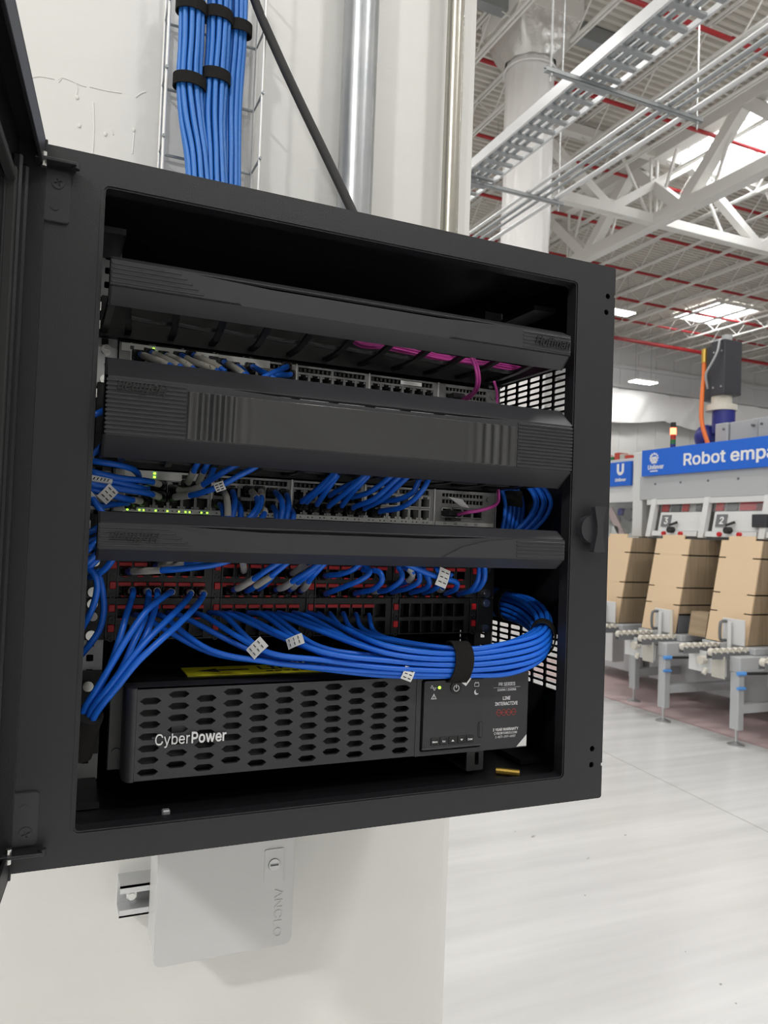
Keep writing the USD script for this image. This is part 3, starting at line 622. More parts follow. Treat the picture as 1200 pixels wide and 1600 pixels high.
# ------------------------------------------------------------------ patch panels
PY = .128
def sec_x(k): return .0790 + k * .1066
def jack_x(k, i): return sec_x(k) + .0150 + i * .0151
def patch_panel(label, zt, zb, r1, r2, filled):
    t = thing('patch_bay', label, 'patch panel', (.299, .15, (zt + zb) / 2)); holes = []
    for k in range(4):
        for i in range(6):
            for z in (r1, r2): holes.append(sbox(jack_x(k, i) - .0068, z - .0080, jack_x(k, i) + .0068, z + .0080))
    mesh('face_plate', MB().xz(sbox(.0770, zb, .5170, zt).difference(unary_union(holes)), PY, PY + .005).box((.0770, PY - .001, zb), (.5170, PY + .001, zb + .0012)).box((.0770, PY - .001, zt - .0012), (.5170, PY + .001, zt)), 'plastic_dark', t)
    mesh('ear', MB().box((.0515, PY + .003, zb), (.0770, PY + .005, zt)), 'plastic_dark', t); mesh('ear', MB().box((.5170, PY + .003, zb), (.5400, PY + .005, zt)), 'plastic_dark', t)
    mesh('backing', MB().box((.0770, PY + .024, zb), (.5170, PY + .028, zt)), 'plastic_dark', t)
    for k in range(5):
        x = sec_x(k) + .0035; mb = MB()
        mb.xz(sbox(x - .0052, zb, x - .0042, zt).union(sbox(x + .0042, zb, x + .0052, zt)), PY - .0025, PY)
        for z in (r1 - .007, r2 - .007): mb.xz(Point(x, z).buffer(.0028, quad_segs=4).difference(Point(x, z).buffer(.0018, quad_segs=4)), PY - .002, PY)
        mesh('section_frame', mb, 'plastic', t)
    for k in range(5):
        for z in (r1, r2): mesh('icon_tab', MB().box((sec_x(k) + .0003, PY - .0030, z + .0005), (sec_x(k) + .0067, PY - .0005, z + .0080), .0006), 'red', t)
    for k in range(4):
        for i in range(6):
            for row, z in ((0, r1), (1, r2)):
                x = jack_x(k, i)
                if filled(row, k, i):
                    j = mesh('jack', MB().xz(sbox(x - .0066, z - .0078, x + .0066, z + .0078).difference(sbox(x - .0054, z - .0060, x + .0054, z + .0030)), PY - .001, PY + .018), 'plastic_dark', t)
                    mesh('shutter', MB().box((x - .0064, PY - .0022, z + .0036), (x + .0064, PY - .0004, z + .0076), .0005), 'red', j)
                    mesh('latch_tab', MB().box((x - .0030, PY - .0022, z - .0078), (x + .0030, PY - .0004, z - .0058), .0004), 'red', j)
                else:
                    mesh('empty_bay', MB().box((x - .0066, PY + .016, z - .0078), (x + .0066, PY + .018, z + .0078)).box((x - .0068, PY + .002, z - .0080), (x - .0061, PY + .018, z + .0080)), 'plastic_dark', t)
    for s in (zt - .006, zb + .005):
        for x in (.0640, .5275): mesh('screw', MB().cyl((x, PY - .0015, s), (x, PY + .003, s), .0052, 14).box((x - .0036, PY - .0021, s - .0007), (x + .0036, PY - .0010, s + .0007)), 'screw', t)
    return t
pa = patch_panel('upper red and black patch panel under the lowest cable manager', Z0 + .2580, Z0 + .2160, Z0 + .2445, Z0 + .2240, lambda r, k, i: True)
pb = patch_panel('lower red and black patch panel with empty bays at its right end', Z0 + .2150, Z0 + .1720, Z0 + .2005, Z0 + .1800, lambda r, k, i: r == 0 and (k < 2 or (k == 2 and i < 5)))
mesh('hole_cap', MB().cyl((.0650, PY - .0010, Z0 + .196), (.0650, PY + .003, Z0 + .196), .0045, 14), 'tag', pb)

# ------------------------------------------------------------------ uninterruptible power supply
UY = .030
ups = thing('power_supply', 'black rack power supply with a slotted grille and a small control panel', 'power supply', (.31, .25, Z0 + .056))
UZ0, UZ1 = Z0 + .0560, Z0 + .1410
mesh('chassis', MB().box((.100, UY + .03, UZ0 + .002), (.520, .44, UZ1 - .0005)), 'gloss_black', ups)
hx = []
for c in range(11):
    x = .1135 + c * .0255; z = Z0 + (.1292 if c % 2 == 0 else .1342); n = 7 if c % 2 == 0 else 8
    for k in range(n):
        zz = z - k * .01085; a, b = .0096, .0031
        if zz - b < UZ0 + .0028: continue
        hx.append(Polygon([(x - a, zz), (x - a + .004, zz + b), (x + a - .004, zz + b), (x + a, zz), (x + a - .004, zz - b), (x + a - .004 - .0001, zz - b), (x - a + .004, zz - b)]))
gr = sbox(.1015, UZ0, .3855, UZ1).difference(unary_union(hx))
gm = MB().xz(gr, UY, UY + .0045)
gp = mesh('grille', gm, 'bezel', ups, label='bezel pierced with long six-sided slots')
mesh('grille_backing', MB().box((.1015, UY + .014, UZ0 + .001), (.3855, UY + .016, UZ1 - .001)), 'plastic_dark', gp)
mesh('grille_rim', MB().box((.1015, UY, UZ1 - .0008), (.3855, UY + .03, UZ1)).box((.1015, UY, UZ0), (.3855, UY + .03, UZ0 + .0008)), 'bezel', gp)
sp_ = Polygon([(.1013, UY), (.1013, UY + .03), (.0915, UY + .03), (.0915, UY + .011), (.0928, UY + .005), (.0955, UY + .0015), (.0985, UY)])
mesh('end_cheek', MB().xy(sp_, UZ0, UZ1), 'bezel', ups, smooth=40)
lt_ = MB().add(text_front('Cyber', .1180, UY - .0012, Z0 + .0890, .0098, .0020, False, narrow=.84)); w1 = lt_.get().bounds[1][0]
mesh('lettering', lt_, 'white_print', ups, label='white raised first half of the maker name'); mesh('lettering', text_front('Power', w1 + .0006, UY - .0012, Z0 + .0890, .0098, .0020, True, narrow=.82), 'white_print', ups, label='bolder white raised second half of the maker name')
mesh('lettering_bar', MB().box((.134, UY + .0045, Z0 + .0865), (.150, UY + .006, Z0 + .1035)).box((.116, UY + .0005, Z0 + .0940), (.191, UY + .004, Z0 + .0958)), 'bezel', ups)
pan = mesh('panel_frame', MB().xz(sbox(.3860, UZ0, .5270, UZ1).difference(rr(.3915, Z0 + .0605, .4675, Z0 + .1372, .003)), UY, UY + .02).box((.3860, UY + .0001, UZ1 - .001), (.5270, UY + .03, UZ1)), 'bezel2', ups)
mod = mesh('control_panel', MB().xz(rr(.3935, Z0 + .0625, .4660, Z0 + .1358, .002), UY - .0030, UY + .018).box((.3945, UY - .0036, Z0 + .0645), (.398, UY, Z0 + .076), .001).box((.4610, UY - .0050, Z0 + .0715), (.4665, UY, Z0 + .0890), .0015).box((.3925, UY - .0042, Z0 + .0625), (.4655, UY, Z0 + .0650), .0008), 'bezel', ups)
mesh('panel_gap', MB().box((.3915, UY + .018, Z0 + .0605), (.4675, UY + .02, Z0 + .1372)), 'plastic_dark', ups)
bt = mesh('power_button', MB().xz(Point(.4315, Z0 + .1275).buffer(.0067, quad_segs=8), UY - .0042, UY - .0028), 'plastic_dark', mod, smooth=40)
py = UY - .0043; pr = MB()
for rad, cx, cz in ((.0036, .4315, Z0 + .1272),):
    ring = Point(cx, cz).buffer(rad, quad_segs=8).difference(Point(cx, cz).buffer(rad - .0009, quad_segs=8)).difference(sbox(cx - .0013, cz, cx + .0013, cz + .006)).union(sbox(cx - .0005, cz + .0002, cx + .0005, cz + .0042)); pr.xz(ring, py - .0003, py)
py = UY - .0031
tr = Polygon([(.4015, Z0 + .1165), (.4085, Z0 + .1165), (.4050, Z0 + .1225)]); pr.xz(tr.difference(tr.buffer(-.0007)), py - .0003, py); pr.box((.4047, py - .0003, Z0 + .1180), (.4053, py, Z0 + .1205)); pr.box((.4047, py - .0003, Z0 + .1171), (.4053, py, Z0 + .1176))
pr.tube([(.4010, py, Z0 + .1285), (.4025, py, Z0 + .1312), (.4040, py, Z0 + .1285), (.4055, py, Z0 + .1258), (.4070, py, Z0 + .1285)], .0004, 5, 5); pr.tube([(.4005, py, Z0 + .1285), (.4080, py, Z0 + .1285)], .0003, 5)
bx = rr(.4545, Z0 + .1275, .4605, Z0 + .1318, .0006); pr.xz(bx.difference(bx.buffer(-.0006)), py - .0003, py); pr.box((.4555, py - .0003, Z0 + .1318), (.4568, py, Z0 + .1326)).box((.4582, py - .0003, Z0 + .1318), (.4595, py, Z0 + .1326))
pr.xz(Point(.4575, Z0 + .1215).buffer(.0030, quad_segs=8).difference(Point(.4590, Z0 + .1227).buffer(.0027, quad_segs=8)), py - .0003, py)
mesh('icons', pr, 'white_print', mod, label='white icons and power symbol')
mesh('status_light', MB().xz(Point(.4115, Z0 + .1285).buffer(.0017, quad_segs=5), UY - .0036, UY - .0028), 'led', mod)
for i, s in enumerate(('Menu', 'Esc', '^', 'v', 'Enter')):
    x = .4030 + i * .01085
    b = mesh('key', MB().box((x, UY - .0042, Z0 + .0672), (x + .0092, UY - .0025, Z0 + .0752), .0005), 'plastic_dark', mod)
    if len(s) > 1: g = text_front(s, x + .0046, UY - .0043, Z0 + .0702, .0021, .0003, True, center=True, narrow=.85)
    else:
        u = 1 if s == '^' else -1; g = MB().xz(Polygon([(x + .0028, Z0 + .0712 - u * .0010), (x + .0064, Z0 + .0712 - u * .0010), (x + .0046, Z0 + .0712 + u * .0012)]), UY - .0045, UY - .0042).get()
    mesh('key_legend', g, 'white_print', mod)
py = UY - .0001; cx = .4985
for s, z, h, b in (('PR SERIES', .1262, .0037, True), ('2200W / 2200VA', .1205, .0025, True), ('LINE', .1105, .0037, True), ('INTERACTIVE', .1045, .0037, True), ('3 YEAR WARRANTY', .0762, .0030, True), ('CYBERPOWER.COM', .0722, .0027, False), ('1-877-297-6937', .0683, .0025, False)):
    mesh('print_line', text_front(s, cx, py, Z0 + z, h, .0003, b, center=True, narrow=.86), 'white_print', ups)
mesh('rule_line', MB().box((cx - .0175, py - .0003, Z0 + .1242), (cx + .0175, py, Z0 + .1245)), 'white_print', ups)
wv = MB()
for ph in (0, math.pi): wv.tube([(cx - .013 + .026 * u, py - .0002, Z0 + .0965 + .0036 * math.sin(u * 4 * math.pi + ph)) for u in np.linspace(0, 1, 33)], .00028, 5)
wv.tube([(cx - .012, py - .0002, Z0 + .0965), (cx + .012, py - .0002, Z0 + .0965)], .0002, 5); mesh('wave_print', wv, 'red_print', ups)
mesh('corner_flash', MB().xz(Polygon([(.5265, UZ0 + .0012), (.5265, UZ0 + .0140), (.5135, UZ0 + .0012)]), UY - .0004, UY + .0001), 'tag', ups, label='pale triangle in the lower right corner')
st = mesh('lift_label', MB().add(tri(trimesh.creation.box(bounds=[[.1545, .082, UZ1 - .0004], [.400, .127, UZ1 + .0004]]))), 'yellow', ups, label='yellow lifting label with a black arrow')
m = MB(); zt_ = UZ1 + .0004
m.xy(Polygon([(.168, .1045), (.190, .094), (.188, .1015), (.222, .1015), (.222, .1075), (.188, .1075), (.190, .115)]), zt_, zt_ + .0002)
for s, x, y, h in (('LIFT FROM SIDE', .232, .102, .017),):
    q = meshkit.text_mesh(s, h, .0002, True); q.vertices = q.vertices * [.95, 1, 1] + [x, y, zt_]; m.add(q)
for i in range(16): m.box((.238 + i * .0095, .089, zt_), (.245 + i * .0095, .0935, zt_ + .0002))
mesh('label_print', m, 'ink', st)
mesh('support_bracket', MB().xz(rr(.4585, Z0 + .030, .4800, Z0 + .0560, .001).difference(rr(.4690, Z0 + .036, .4740, Z0 + .050, .001)), .045, .047).box((.4585, .047, Z0 + .030), (.480, .43, Z0 + .032)), 'rail_dark', ups)
mesh('ear', MB().box((.0515, .1290, Z0 + .057), (.0765, .1335, Z0 + .141)), 'plastic_dark', ups)
for z in (Z0 + .071, Z0 + .126): mesh('screw', MB().cyl((.0635, .1245, z), (.0635, .1295, z), .0052, 14).box((.0600, .1240, z - .0007), (.0670, .1250, z + .0007)), 'screw', ups)
mesh('handle_rail', MB().box((.0800, UY + .035, Z0 + .058), (.0995, UY + .040, Z0 + .138), .001).cyl((.088, UY + .033, Z0 + .075), (.088, UY + .036, Z0 + .075), .004, 12), 'inner', ups)

# ------------------------------------------------------------------ cables
R0 = .0031
def cable(label, pts, r=R0, mat='blue', group=None, sleeve=None, sleeve_mat='sleeve', plug=None, sub=6, text=False, flags=(), sides=8, name='patch_cable', cat='cable'):
    """one cable; sleeve=(a,b): heat-shrink between those fractions of its length; plug: direction of the dark plug at its first point"""
    p = spline(pts, sub); t = thing(name, label, cat, tuple(p[0]), group)
    mesh('jacket', tube(p, r, sides), mat, t, smooth=True)
    L = np.r_[0, np.cumsum(np.linalg.norm(np.diff(p, axis=0), axis=1))]; at_ = lambda f: np.array([np.interp(f * L[-1], L, p[:, k]) for k in range(3)])
    if sleeve:
        q = np.array([at_(f) for f in np.linspace(sleeve[0], sleeve[1], 7)]); mesh('label_sleeve', tube(q, r * 1.14, sides + 2), sleeve_mat, t, smooth=40)
        if text:
            m = MB()
            for f in np.linspace(sleeve[0], sleeve[1], 7)[1:-1]:
                c = at_(f); d = at_(f + .01) - at_(f); d /= np.linalg.norm(d); m.tube([c + [0, -r * 1.12, 0] - d * .0007 + [0, 0, .0013], c + [0, -r * 1.16, 0] + d * .0007 - [0, 0, .0010]], .0005, 5)
            mesh('marking', m, 'ink', t)
    if plug is not None:
        d = np.array(plug, float); c = p[0]
        mesh('plug', MB().box(c + [-.0054, .002, -.0050], c + [.0054, .018, .0050], .0008), 'port', t)
        e = p[0] - p[min(3, len(p) - 1)]; e /= np.linalg.norm(e)
        mesh('boot', tube([c + [0, .003, 0], c - e * .004, c - e * .012], [.0050, .0044, r * 1.12], 10), plug_mat(d), t, smooth=True)
    for f, w, h, tilt in flags:
        if not np.isscalar(f): f = L[np.argmin(np.linalg.norm(p - np.array(f), axis=1))] / L[-1]
        c = at_(f); d = at_(min(f + .02, 1)) - at_(max(f - .02, 0)); d /= np.linalg.norm(d); n_ = np.array([0, -1., 0]); n_ = n_ - d * (n_ @ d); n_ /= np.linalg.norm(n_); u = np.cross(d, n_)
        a = d * math.cos(tilt) + u * math.sin(tilt); b = np.cross(n_, a); V = []; k = 8
        for i in range(k + 1):
            s = i / k - .5; V.append([c + n_ * (r * 1.25 + .0012 * math.cos(s * 3)) + a * (w * e2) + b * (h * s) for e2 in (-.5, .5)])
        V = np.array(V).reshape(-1, 3); F = []
        for i in range(k):
            A = 2 * i; F += [[A, A + 1, A + 3], [A, A + 3, A + 2]]
        F = np.array(F); fl_ = mesh('paper_flag', trimesh.Trimesh(np.vstack([V, V - n_ * .0003]), np.vstack([F, F[:, ::-1] + len(V)]), process=False), 'tag', t, smooth=60)
        m = MB()
        for i in range(3):
            for j in range(2):
                q = c + n_ * (r * 1.25 + .0014) + b * (h * (-.3 + .28 * i)) + a * (w * (-.22 + .42 * j)); m.tube([q - a * w * .13, q + a * w * .13], .00045, 4)
        mesh('marking', m, 'ink', fl_)
    return t
def plug_mat(d): return 'plastic_dark'
OUT = (0, -1, 0)
G2 = 'patch cables crowding the left end of the lower switch'
# lower switch, left end: cables that come round the left edge of the frame
cable('topmost blue cable at the left end of the lower switch, bent down at its plug', [(0.1004,0.0980,1.5322),(0.0979,0.0800,1.5355),(0.0911,0.0660,1.5392),(0.0785,0.0550,1.5413),(0.0658,0.0520,1.5425),(0.0531,0.0560,1.5437),(0.0402,0.0750,1.5466)])
cable('blue cable whose grey sleeve reaches farthest right at the lower switch left end', [(0.1224,0.0980,1.5271),(0.1177,0.0850,1.5275),(0.1068,0.0700,1.5287),(0.0793,0.0580,1.5294),(0.0563,0.0540,1.5331),(0.0417,0.0700,1.5361)], sleeve=(.04,.24), plug=OUT)
cable('blue cable with a white band beside its bend, second row left of the lower switch', [(0.1126,0.0980,1.5227),(0.1060,0.0820,1.5222),(0.0984,0.0660,1.5218),(0.0755,0.0580,1.5255),(0.0532,0.0540,1.5275),(0.0392,0.0720,1.5306)], sleeve=(.60,.78), sleeve_mat='tag', plug=OUT, text=True)
cable('blue cable with a grey sleeve and a white band, lower left of the lower switch', [(0.1230,0.0980,1.5148),(0.1183,0.0850,1.5148),(0.1071,0.0680,1.5168),(0.0756,0.0560,1.5194),(0.0529,0.0520,1.5215),(0.0378,0.0700,1.5244)], sleeve=(.04,.24), plug=OUT)
cable('short blue cable with a marked sleeve and a paper flag, left of the lower switch', [(0.1058,0.0980,1.5094),(0.0985,0.0800,1.5098),(0.0883,0.0660,1.5101),(0.0731,0.0560,1.5126),(0.0531,0.0540,1.5174),(0.0395,0.0700,1.5221)], sleeve=(.05,.30), text=True, flags=((.62,.012,.016,.5),), plug=OUT)
cable('lowest flat-lying blue cable left of the lower switch', [(0.0942,0.0980,1.5068),(0.0867,0.0800,1.5067),(0.0741,0.0660,1.5045),(0.0636,0.0600,1.5026),(0.0539,0.0600,1.5063),(0.0429,0.0750,1.5128)], plug=OUT)
cable('blue cable dropping behind the lowest manager at its left end', [(0.0435,0.0700,1.5199),(0.0525,0.0460,1.5124),(0.0584,0.0360,1.5036),(0.0642,0.0340,1.4952),(0.0686,0.0450,1.4849)], sleeve=(.36,.52), sleeve_mat='tag')
# lower switch, cables rising to the middle manager on the left half
cable('sleeved blue cable sweeping up to the right with a white band, lower switch', [(0.1343,0.0980,1.5154),(0.1362,0.0800,1.5156),(0.1489,0.0550,1.5174),(0.1564,0.0420,1.5204),(0.1695,0.0320,1.5263),(0.1842,0.0250,1.5362),(0.1993,0.0220,1.5456),(0.2107,0.0260,1.5555)], plug=OUT, sleeve=(.06,.30), flags=((.60,.010,.009,.1),))
cable('blue cable with a marked sleeve rising beside the long sweeping one', [(0.1353,0.0980,1.5233),(0.1400,0.0820,1.5217),(0.1490,0.0640,1.5227),(0.1558,0.0540,1.5271),(0.1648,0.0440,1.5341),(0.1740,0.0360,1.5411),(0.1853,0.0320,1.5484),(0.1941,0.0360,1.5556)], plug=OUT, sleeve=(.08,.48), text=True)
cable('left one of the two short sleeved cables rising steeply from the lower switch', [(0.1485,0.0980,1.5294),(0.1468,0.0800,1.5316),(0.1467,0.0620,1.5377),(0.1484,0.0480,1.5457),(0.1506,0.0450,1.5525)], plug=OUT, sleeve=(.25,.72))
cable('right one of the two short sleeved cables rising steeply from the lower switch', [(0.1583,0.0980,1.5286),(0.1569,0.0800,1.5323),(0.1567,0.0620,1.5384),(0.1576,0.0480,1.5451),(0.1610,0.0450,1.5532)], plug=OUT, sleeve=(.25,.70))
cable('thin-looking blue cable rising right of the steep sleeved pair', [(0.1674,0.0980,1.5305),(0.1662,0.0820,1.5343),(0.1660,0.0620,1.5409),(0.1660,0.0500,1.5464),(0.1674,0.0460,1.5538)], plug=OUT)
# lower switch, middle: cables hanging down behind the lowest manager
cable('blue cable with a grey sleeve hanging at the left of the middle group, lower switch', [(0.1842,0.0980,1.5255),(0.1818,0.0760,1.5225),(0.1810,0.0580,1.5154),(0.1810,0.0500,1.5050),(0.1810,0.0480,1.4943)], plug=OUT, sleeve=(.38,.95))
cable('slim blue loop hanging beside the grey sleeve, lower switch', [(0.1936,0.0980,1.5253),(0.1921,0.0780,1.5218),(0.1903,0.0620,1.5128),(0.1872,0.0520,1.5035),(0.1853,0.0500,1.4945)], plug=OUT)
cable('blue cable curving down third in the middle group, lower switch', [(0.1995,0.0980,1.5142),(0.1983,0.0800,1.5110),(0.1965,0.0620,1.5047),(0.1946,0.0520,1.4949)], plug=OUT)
cable('blue cable with a marked sleeve crossing down leftward, lower switch', [(0.2140,0.0980,1.5272),(0.2120,0.0780,1.5236),(0.2121,0.0580,1.5164),(0.2100,0.0460,1.5096),(0.2033,0.0380,1.5009),(0.1967,0.0360,1.4930)], plug=OUT, sleeve=(.18,.48), text=True)
cable('blue cable with a grey sleeve joining the crossing one, lower switch', [(0.2251,0.0980,1.5278),(0.2208,0.0780,1.5241),(0.2161,0.0580,1.5153),(0.2124,0.0500,1.5078),(0.2067,0.0440,1.5004),(0.2026,0.0420,1.4933)], plug=OUT, sleeve=(.18,.48))
cable('bright grey sleeve and blue end bent to the lower right of the crossing pair', [(0.2223,0.0980,1.5112),(0.2207,0.0720,1.5073),(0.2211,0.0600,1.5045),(0.2161,0.0500,1.4983),(0.2119,0.0480,1.4917)], plug=OUT, sleeve=(.25,.75))
cable('blue loop hanging from the sixth port of the middle group, lower switch', [(0.2392,0.0980,1.5265),(0.2373,0.0780,1.5243),(0.2375,0.0580,1.5158),(0.2358,0.0480,1.5063),(0.2337,0.0460,1.4945)], plug=OUT)
cable('blue loop hanging at the right edge of the middle group, lower switch', [(0.2528,0.0980,1.5252),(0.2492,0.0780,1.5216),(0.2458,0.0600,1.5116),(0.2418,0.0500,1.5034),(0.2403,0.0480,1.4942)], plug=OUT)
cable('short blue loop low in the middle group, lower switch', [(0.2377,0.0980,1.5120),(0.2357,0.0800,1.5088),(0.2343,0.0640,1.5025),(0.2332,0.0560,1.4939)], plug=OUT)
cable('short blue loop at the lower right of the middle group, lower switch', [(0.2578,0.0980,1.5088),(0.2554,0.0800,1.5070),(0.2522,0.0640,1.5020),(0.2488,0.0560,1.4938)], plug=OUT)
cable('short dark blue loop under the first grey sleeve of the middle group', [(0.1801,0.0980,1.5112),(0.1799,0.0800,1.5088),(0.1796,0.0640,1.5020),(0.1789,0.0560,1.4942)], plug=OUT)
# lower switch, right half: cables rising in fans to the middle manager
GU = [
 ('first', [(0.2691,0.0980,1.5149),(0.2683,0.0820,1.5187),(0.2756,0.0620,1.5293),(0.2871,0.0440,1.5452),(0.2930,0.0420,1.5535)]),
 ('second', [(0.2750,0.0980,1.5138),(0.2733,0.0800,1.5195),(0.2798,0.0580,1.5307),(0.2885,0.0420,1.5439),(0.2938,0.0400,1.5521)]),
 ('third', [(0.2875,0.0980,1.5123),(0.2849,0.0820,1.5167),(0.2849,0.0620,1.5264),(0.2907,0.0460,1.5422),(0.2953,0.0440,1.5511)]),
 ('fourth', [(0.3012,0.0980,1.5236),(0.2999,0.0800,1.5272),(0.3077,0.0600,1.5352),(0.3172,0.0440,1.5418),(0.3240,0.0400,1.5487)]),
 ('fifth', [(0.3010,0.0980,1.5122),(0.2982,0.0800,1.5153),(0.3044,0.0580,1.5260),(0.3143,0.0400,1.5394),(0.3210,0.0360,1.5470)]),
 ('sixth', [(0.3160,0.0980,1.5130),(0.3137,0.0820,1.5168),(0.3153,0.0620,1.5281),(0.3210,0.0460,1.5401),(0.3272,0.0440,1.5478)]),
 ('seventh', [(0.3278,0.0980,1.5243),(0.3261,0.0800,1.5258),(0.3344,0.0580,1.5304),(0.3463,0.0400,1.5434),(0.3532,0.0360,1.5504)]),
 ('eighth', [(0.3299,0.0980,1.5115),(0.3273,0.0780,1.5153),(0.3383,0.0540,1.5229),(0.3535,0.0360,1.5423),(0.3604,0.0320,1.5500)]),
 ('ninth', [(0.3430,0.0980,1.5114),(0.3410,0.0780,1.5152),(0.3487,0.0540,1.5235),(0.3623,0.0340,1.5427),(0.3684,0.0300,1.5497)]),
 ('tenth', [(0.3615,0.0980,1.5210),(0.3592,0.0780,1.5225),(0.3708,0.0540,1.5253),(0.3785,0.0400,1.5329),(0.3822,0.0360,1.5441),(0.3850,0.0360,1.5512)]),
 ('eleventh', [(0.3620,0.0980,1.5093),(0.3596,0.0780,1.5118),(0.3680,0.0520,1.5147),(0.3762,0.0360,1.5230),(0.3833,0.0280,1.5341),(0.3890,0.0280,1.5441),(0.3928,0.0300,1.5513)])]
for o, p in GU: cable('%s blue cable from the left in the fans rising off the lower switch' % o, p, plug=OUT)
# upper switch: stubs that dive behind the middle manager
cable('first sleeved blue cable from the left on the upper switch', [(0.0942,0.0980,1.6577),(0.0967,0.0780,1.6526),(0.1000,0.0620,1.6479),(0.1114,0.0460,1.6413),(0.1197,0.0400,1.6368)], plug=OUT, sleeve=(.36,.95))
cable('second sleeved blue cable from the left on the upper switch', [(0.1053,0.0980,1.6604),(0.1069,0.0780,1.6552),(0.1107,0.0620,1.6499),(0.1215,0.0460,1.6419),(0.1292,0.0400,1.6368)], plug=OUT, sleeve=(.36,.95))
cable('third cable on the upper switch with a black-marked sleeve', [(0.1191,0.0980,1.6596),(0.1217,0.0780,1.6546),(0.1274,0.0600,1.6485),(0.1347,0.0460,1.6417),(0.1412,0.0400,1.6364)], plug=OUT, sleeve=(.25,.95), text=True)
cable('fourth blue cable on the upper switch with a long pale sleeve', [(0.1343,0.0980,1.6609),(0.1360,0.0780,1.6564),(0.1403,0.0600,1.6489),(0.1561,0.0420,1.6404),(0.1641,0.0380,1.6363)], plug=OUT, sleeve=(.42,.95), text=True)
cable('fifth blue cable on the upper switch with a long clean sleeve', [(0.1465,0.0980,1.6631),(0.1476,0.0800,1.6589),(0.1501,0.0600,1.6527),(0.1621,0.0420,1.6431),(0.1698,0.0360,1.6373)], plug=OUT, sleeve=(.36,.92))
cable('sixth blue cable on the upper switch with a short sleeve', [(0.1784,0.0980,1.6598),(0.1784,0.0780,1.6552),(0.1812,0.0560,1.6474),(0.1872,0.0440,1.6402),(0.1936,0.0400,1.6338)], plug=OUT, sleeve=(.45,.9))
cable('seventh short blue cable on the upper switch', [(0.1927,0.0980,1.6575),(0.1925,0.0780,1.6523),(0.1944,0.0560,1.6419),(0.1985,0.0500,1.6349)], plug=OUT)
cable('eighth blue cable on the upper switch left of the crossing pair', [(0.2091,0.0980,1.6588),(0.2078,0.0780,1.6542),(0.2100,0.0560,1.6464),(0.2164,0.0440,1.6398),(0.2253,0.0420,1.6340)], plug=OUT)
cable('blue cable crossing leftward over its neighbour on the upper switch', [(0.2498,0.0980,1.6645),(0.2378,0.0700,1.6557),(0.2212,0.0480,1.6450),(0.2089,0.0400,1.6369),(0.2002,0.0400,1.6295)], plug=OUT)
cable('lower blue cable under the crossing one on the upper switch', [(0.2537,0.0980,1.6566),(0.2422,0.0700,1.6488),(0.2264,0.0520,1.6437),(0.2156,0.0460,1.6394),(0.2075,0.0440,1.6336)], plug=OUT)
# upper patch panel: sleeved pair sweeping right under the lowest manager
cable('blue cable lying almost level with a long grey sleeve, top left of the patch panels', [(0.0938,0.1220,1.4377),(0.0979,0.0850,1.4399),(0.1086,0.0620,1.4420),(0.1290,0.0460,1.4445),(0.1468,0.0380,1.4471),(0.1693,0.0300,1.4515),(0.1858,0.0280,1.4575)], plug=OUT, sleeve=(.25,.52))
cable('sleeved blue cable above the long level one, top left of the patch panels', [(0.1214,0.1220,1.4441),(0.1244,0.0850,1.4467),(0.1319,0.0680,1.4477),(0.1465,0.0520,1.4500),(0.1654,0.0420,1.4533),(0.1834,0.0400,1.4594)], plug=OUT, sleeve=(.30,.62))
cable('first blue cable leaning up right with a pale marked sleeve, upper patch panel', [(0.2040,0.1220,1.4192),(0.2021,0.0950,1.4227),(0.2029,0.0780,1.4254),(0.2106,0.0540,1.4357),(0.2190,0.0400,1.4450),(0.2338,0.0360,1.4556)], plug=OUT, sleeve=(.34,.66), text=True)
cable('second blue cable leaning up right with a black-marked sleeve, upper patch panel', [(0.2195,0.1220,1.4179),(0.2164,0.0920,1.4217),(0.2201,0.0700,1.4294),(0.2250,0.0540,1.4365),(0.2300,0.0440,1.4430),(0.2416,0.0400,1.4543)], plug=OUT, sleeve=(.48,.78), text=True)
cable('short blue stub between the leaning cables, upper patch panel', [(0.2322,0.1220,1.4200),(0.2294,0.0950,1.4242),(0.2303,0.0780,1.4302),(0.2328,0.0680,1.4369),(0.2361,0.0660,1.4431),(0.2392,0.0640,1.4518)], plug=OUT)
cable('third leaning cable with a bulky sleeve, upper patch panel', [(0.2517,0.1220,1.4194),(0.2484,0.0950,1.4230),(0.2499,0.0760,1.4265),(0.2546,0.0560,1.4354),(0.2642,0.0420,1.4449),(0.2775,0.0380,1.4558)], plug=OUT, sleeve=(.30,.60), text=True)
cable('fourth leaning cable with a narrow sleeve, upper patch panel', [(0.2671,0.1220,1.4195),(0.2634,0.0950,1.4231),(0.2623,0.0760,1.4293),(0.2627,0.0620,1.4344),(0.2683,0.0500,1.4425),(0.2783,0.0480,1.4533)], plug=OUT, sleeve=(.38,.58))
cable('fifth leaning cable whose sleeve ends at a red tab, upper patch panel', [(0.2805,0.1220,1.4188),(0.2757,0.0950,1.4224),(0.2737,0.0780,1.4272),(0.2725,0.0620,1.4351),(0.2745,0.0500,1.4432),(0.2845,0.0460,1.4555)], plug=OUT, sleeve=(.34,.62))
cable('blue cable lying level high on the upper patch panel', [(0.3079,0.1220,1.4357),(0.3045,0.0950,1.4381),(0.3109,0.0740,1.4409),(0.3209,0.0620,1.4466),(0.3301,0.0600,1.4551)], plug=OUT)
cable('sleeved cable stub tucked under the lowest manager, upper patch panel', [(0.2693,0.1220,1.4374),(0.2640,0.0900,1.4413),(0.2639,0.0720,1.4465),(0.2703,0.0620,1.4525),(0.2765,0.0600,1.4581)], plug=OUT, sleeve=(.3,.95), text=True)
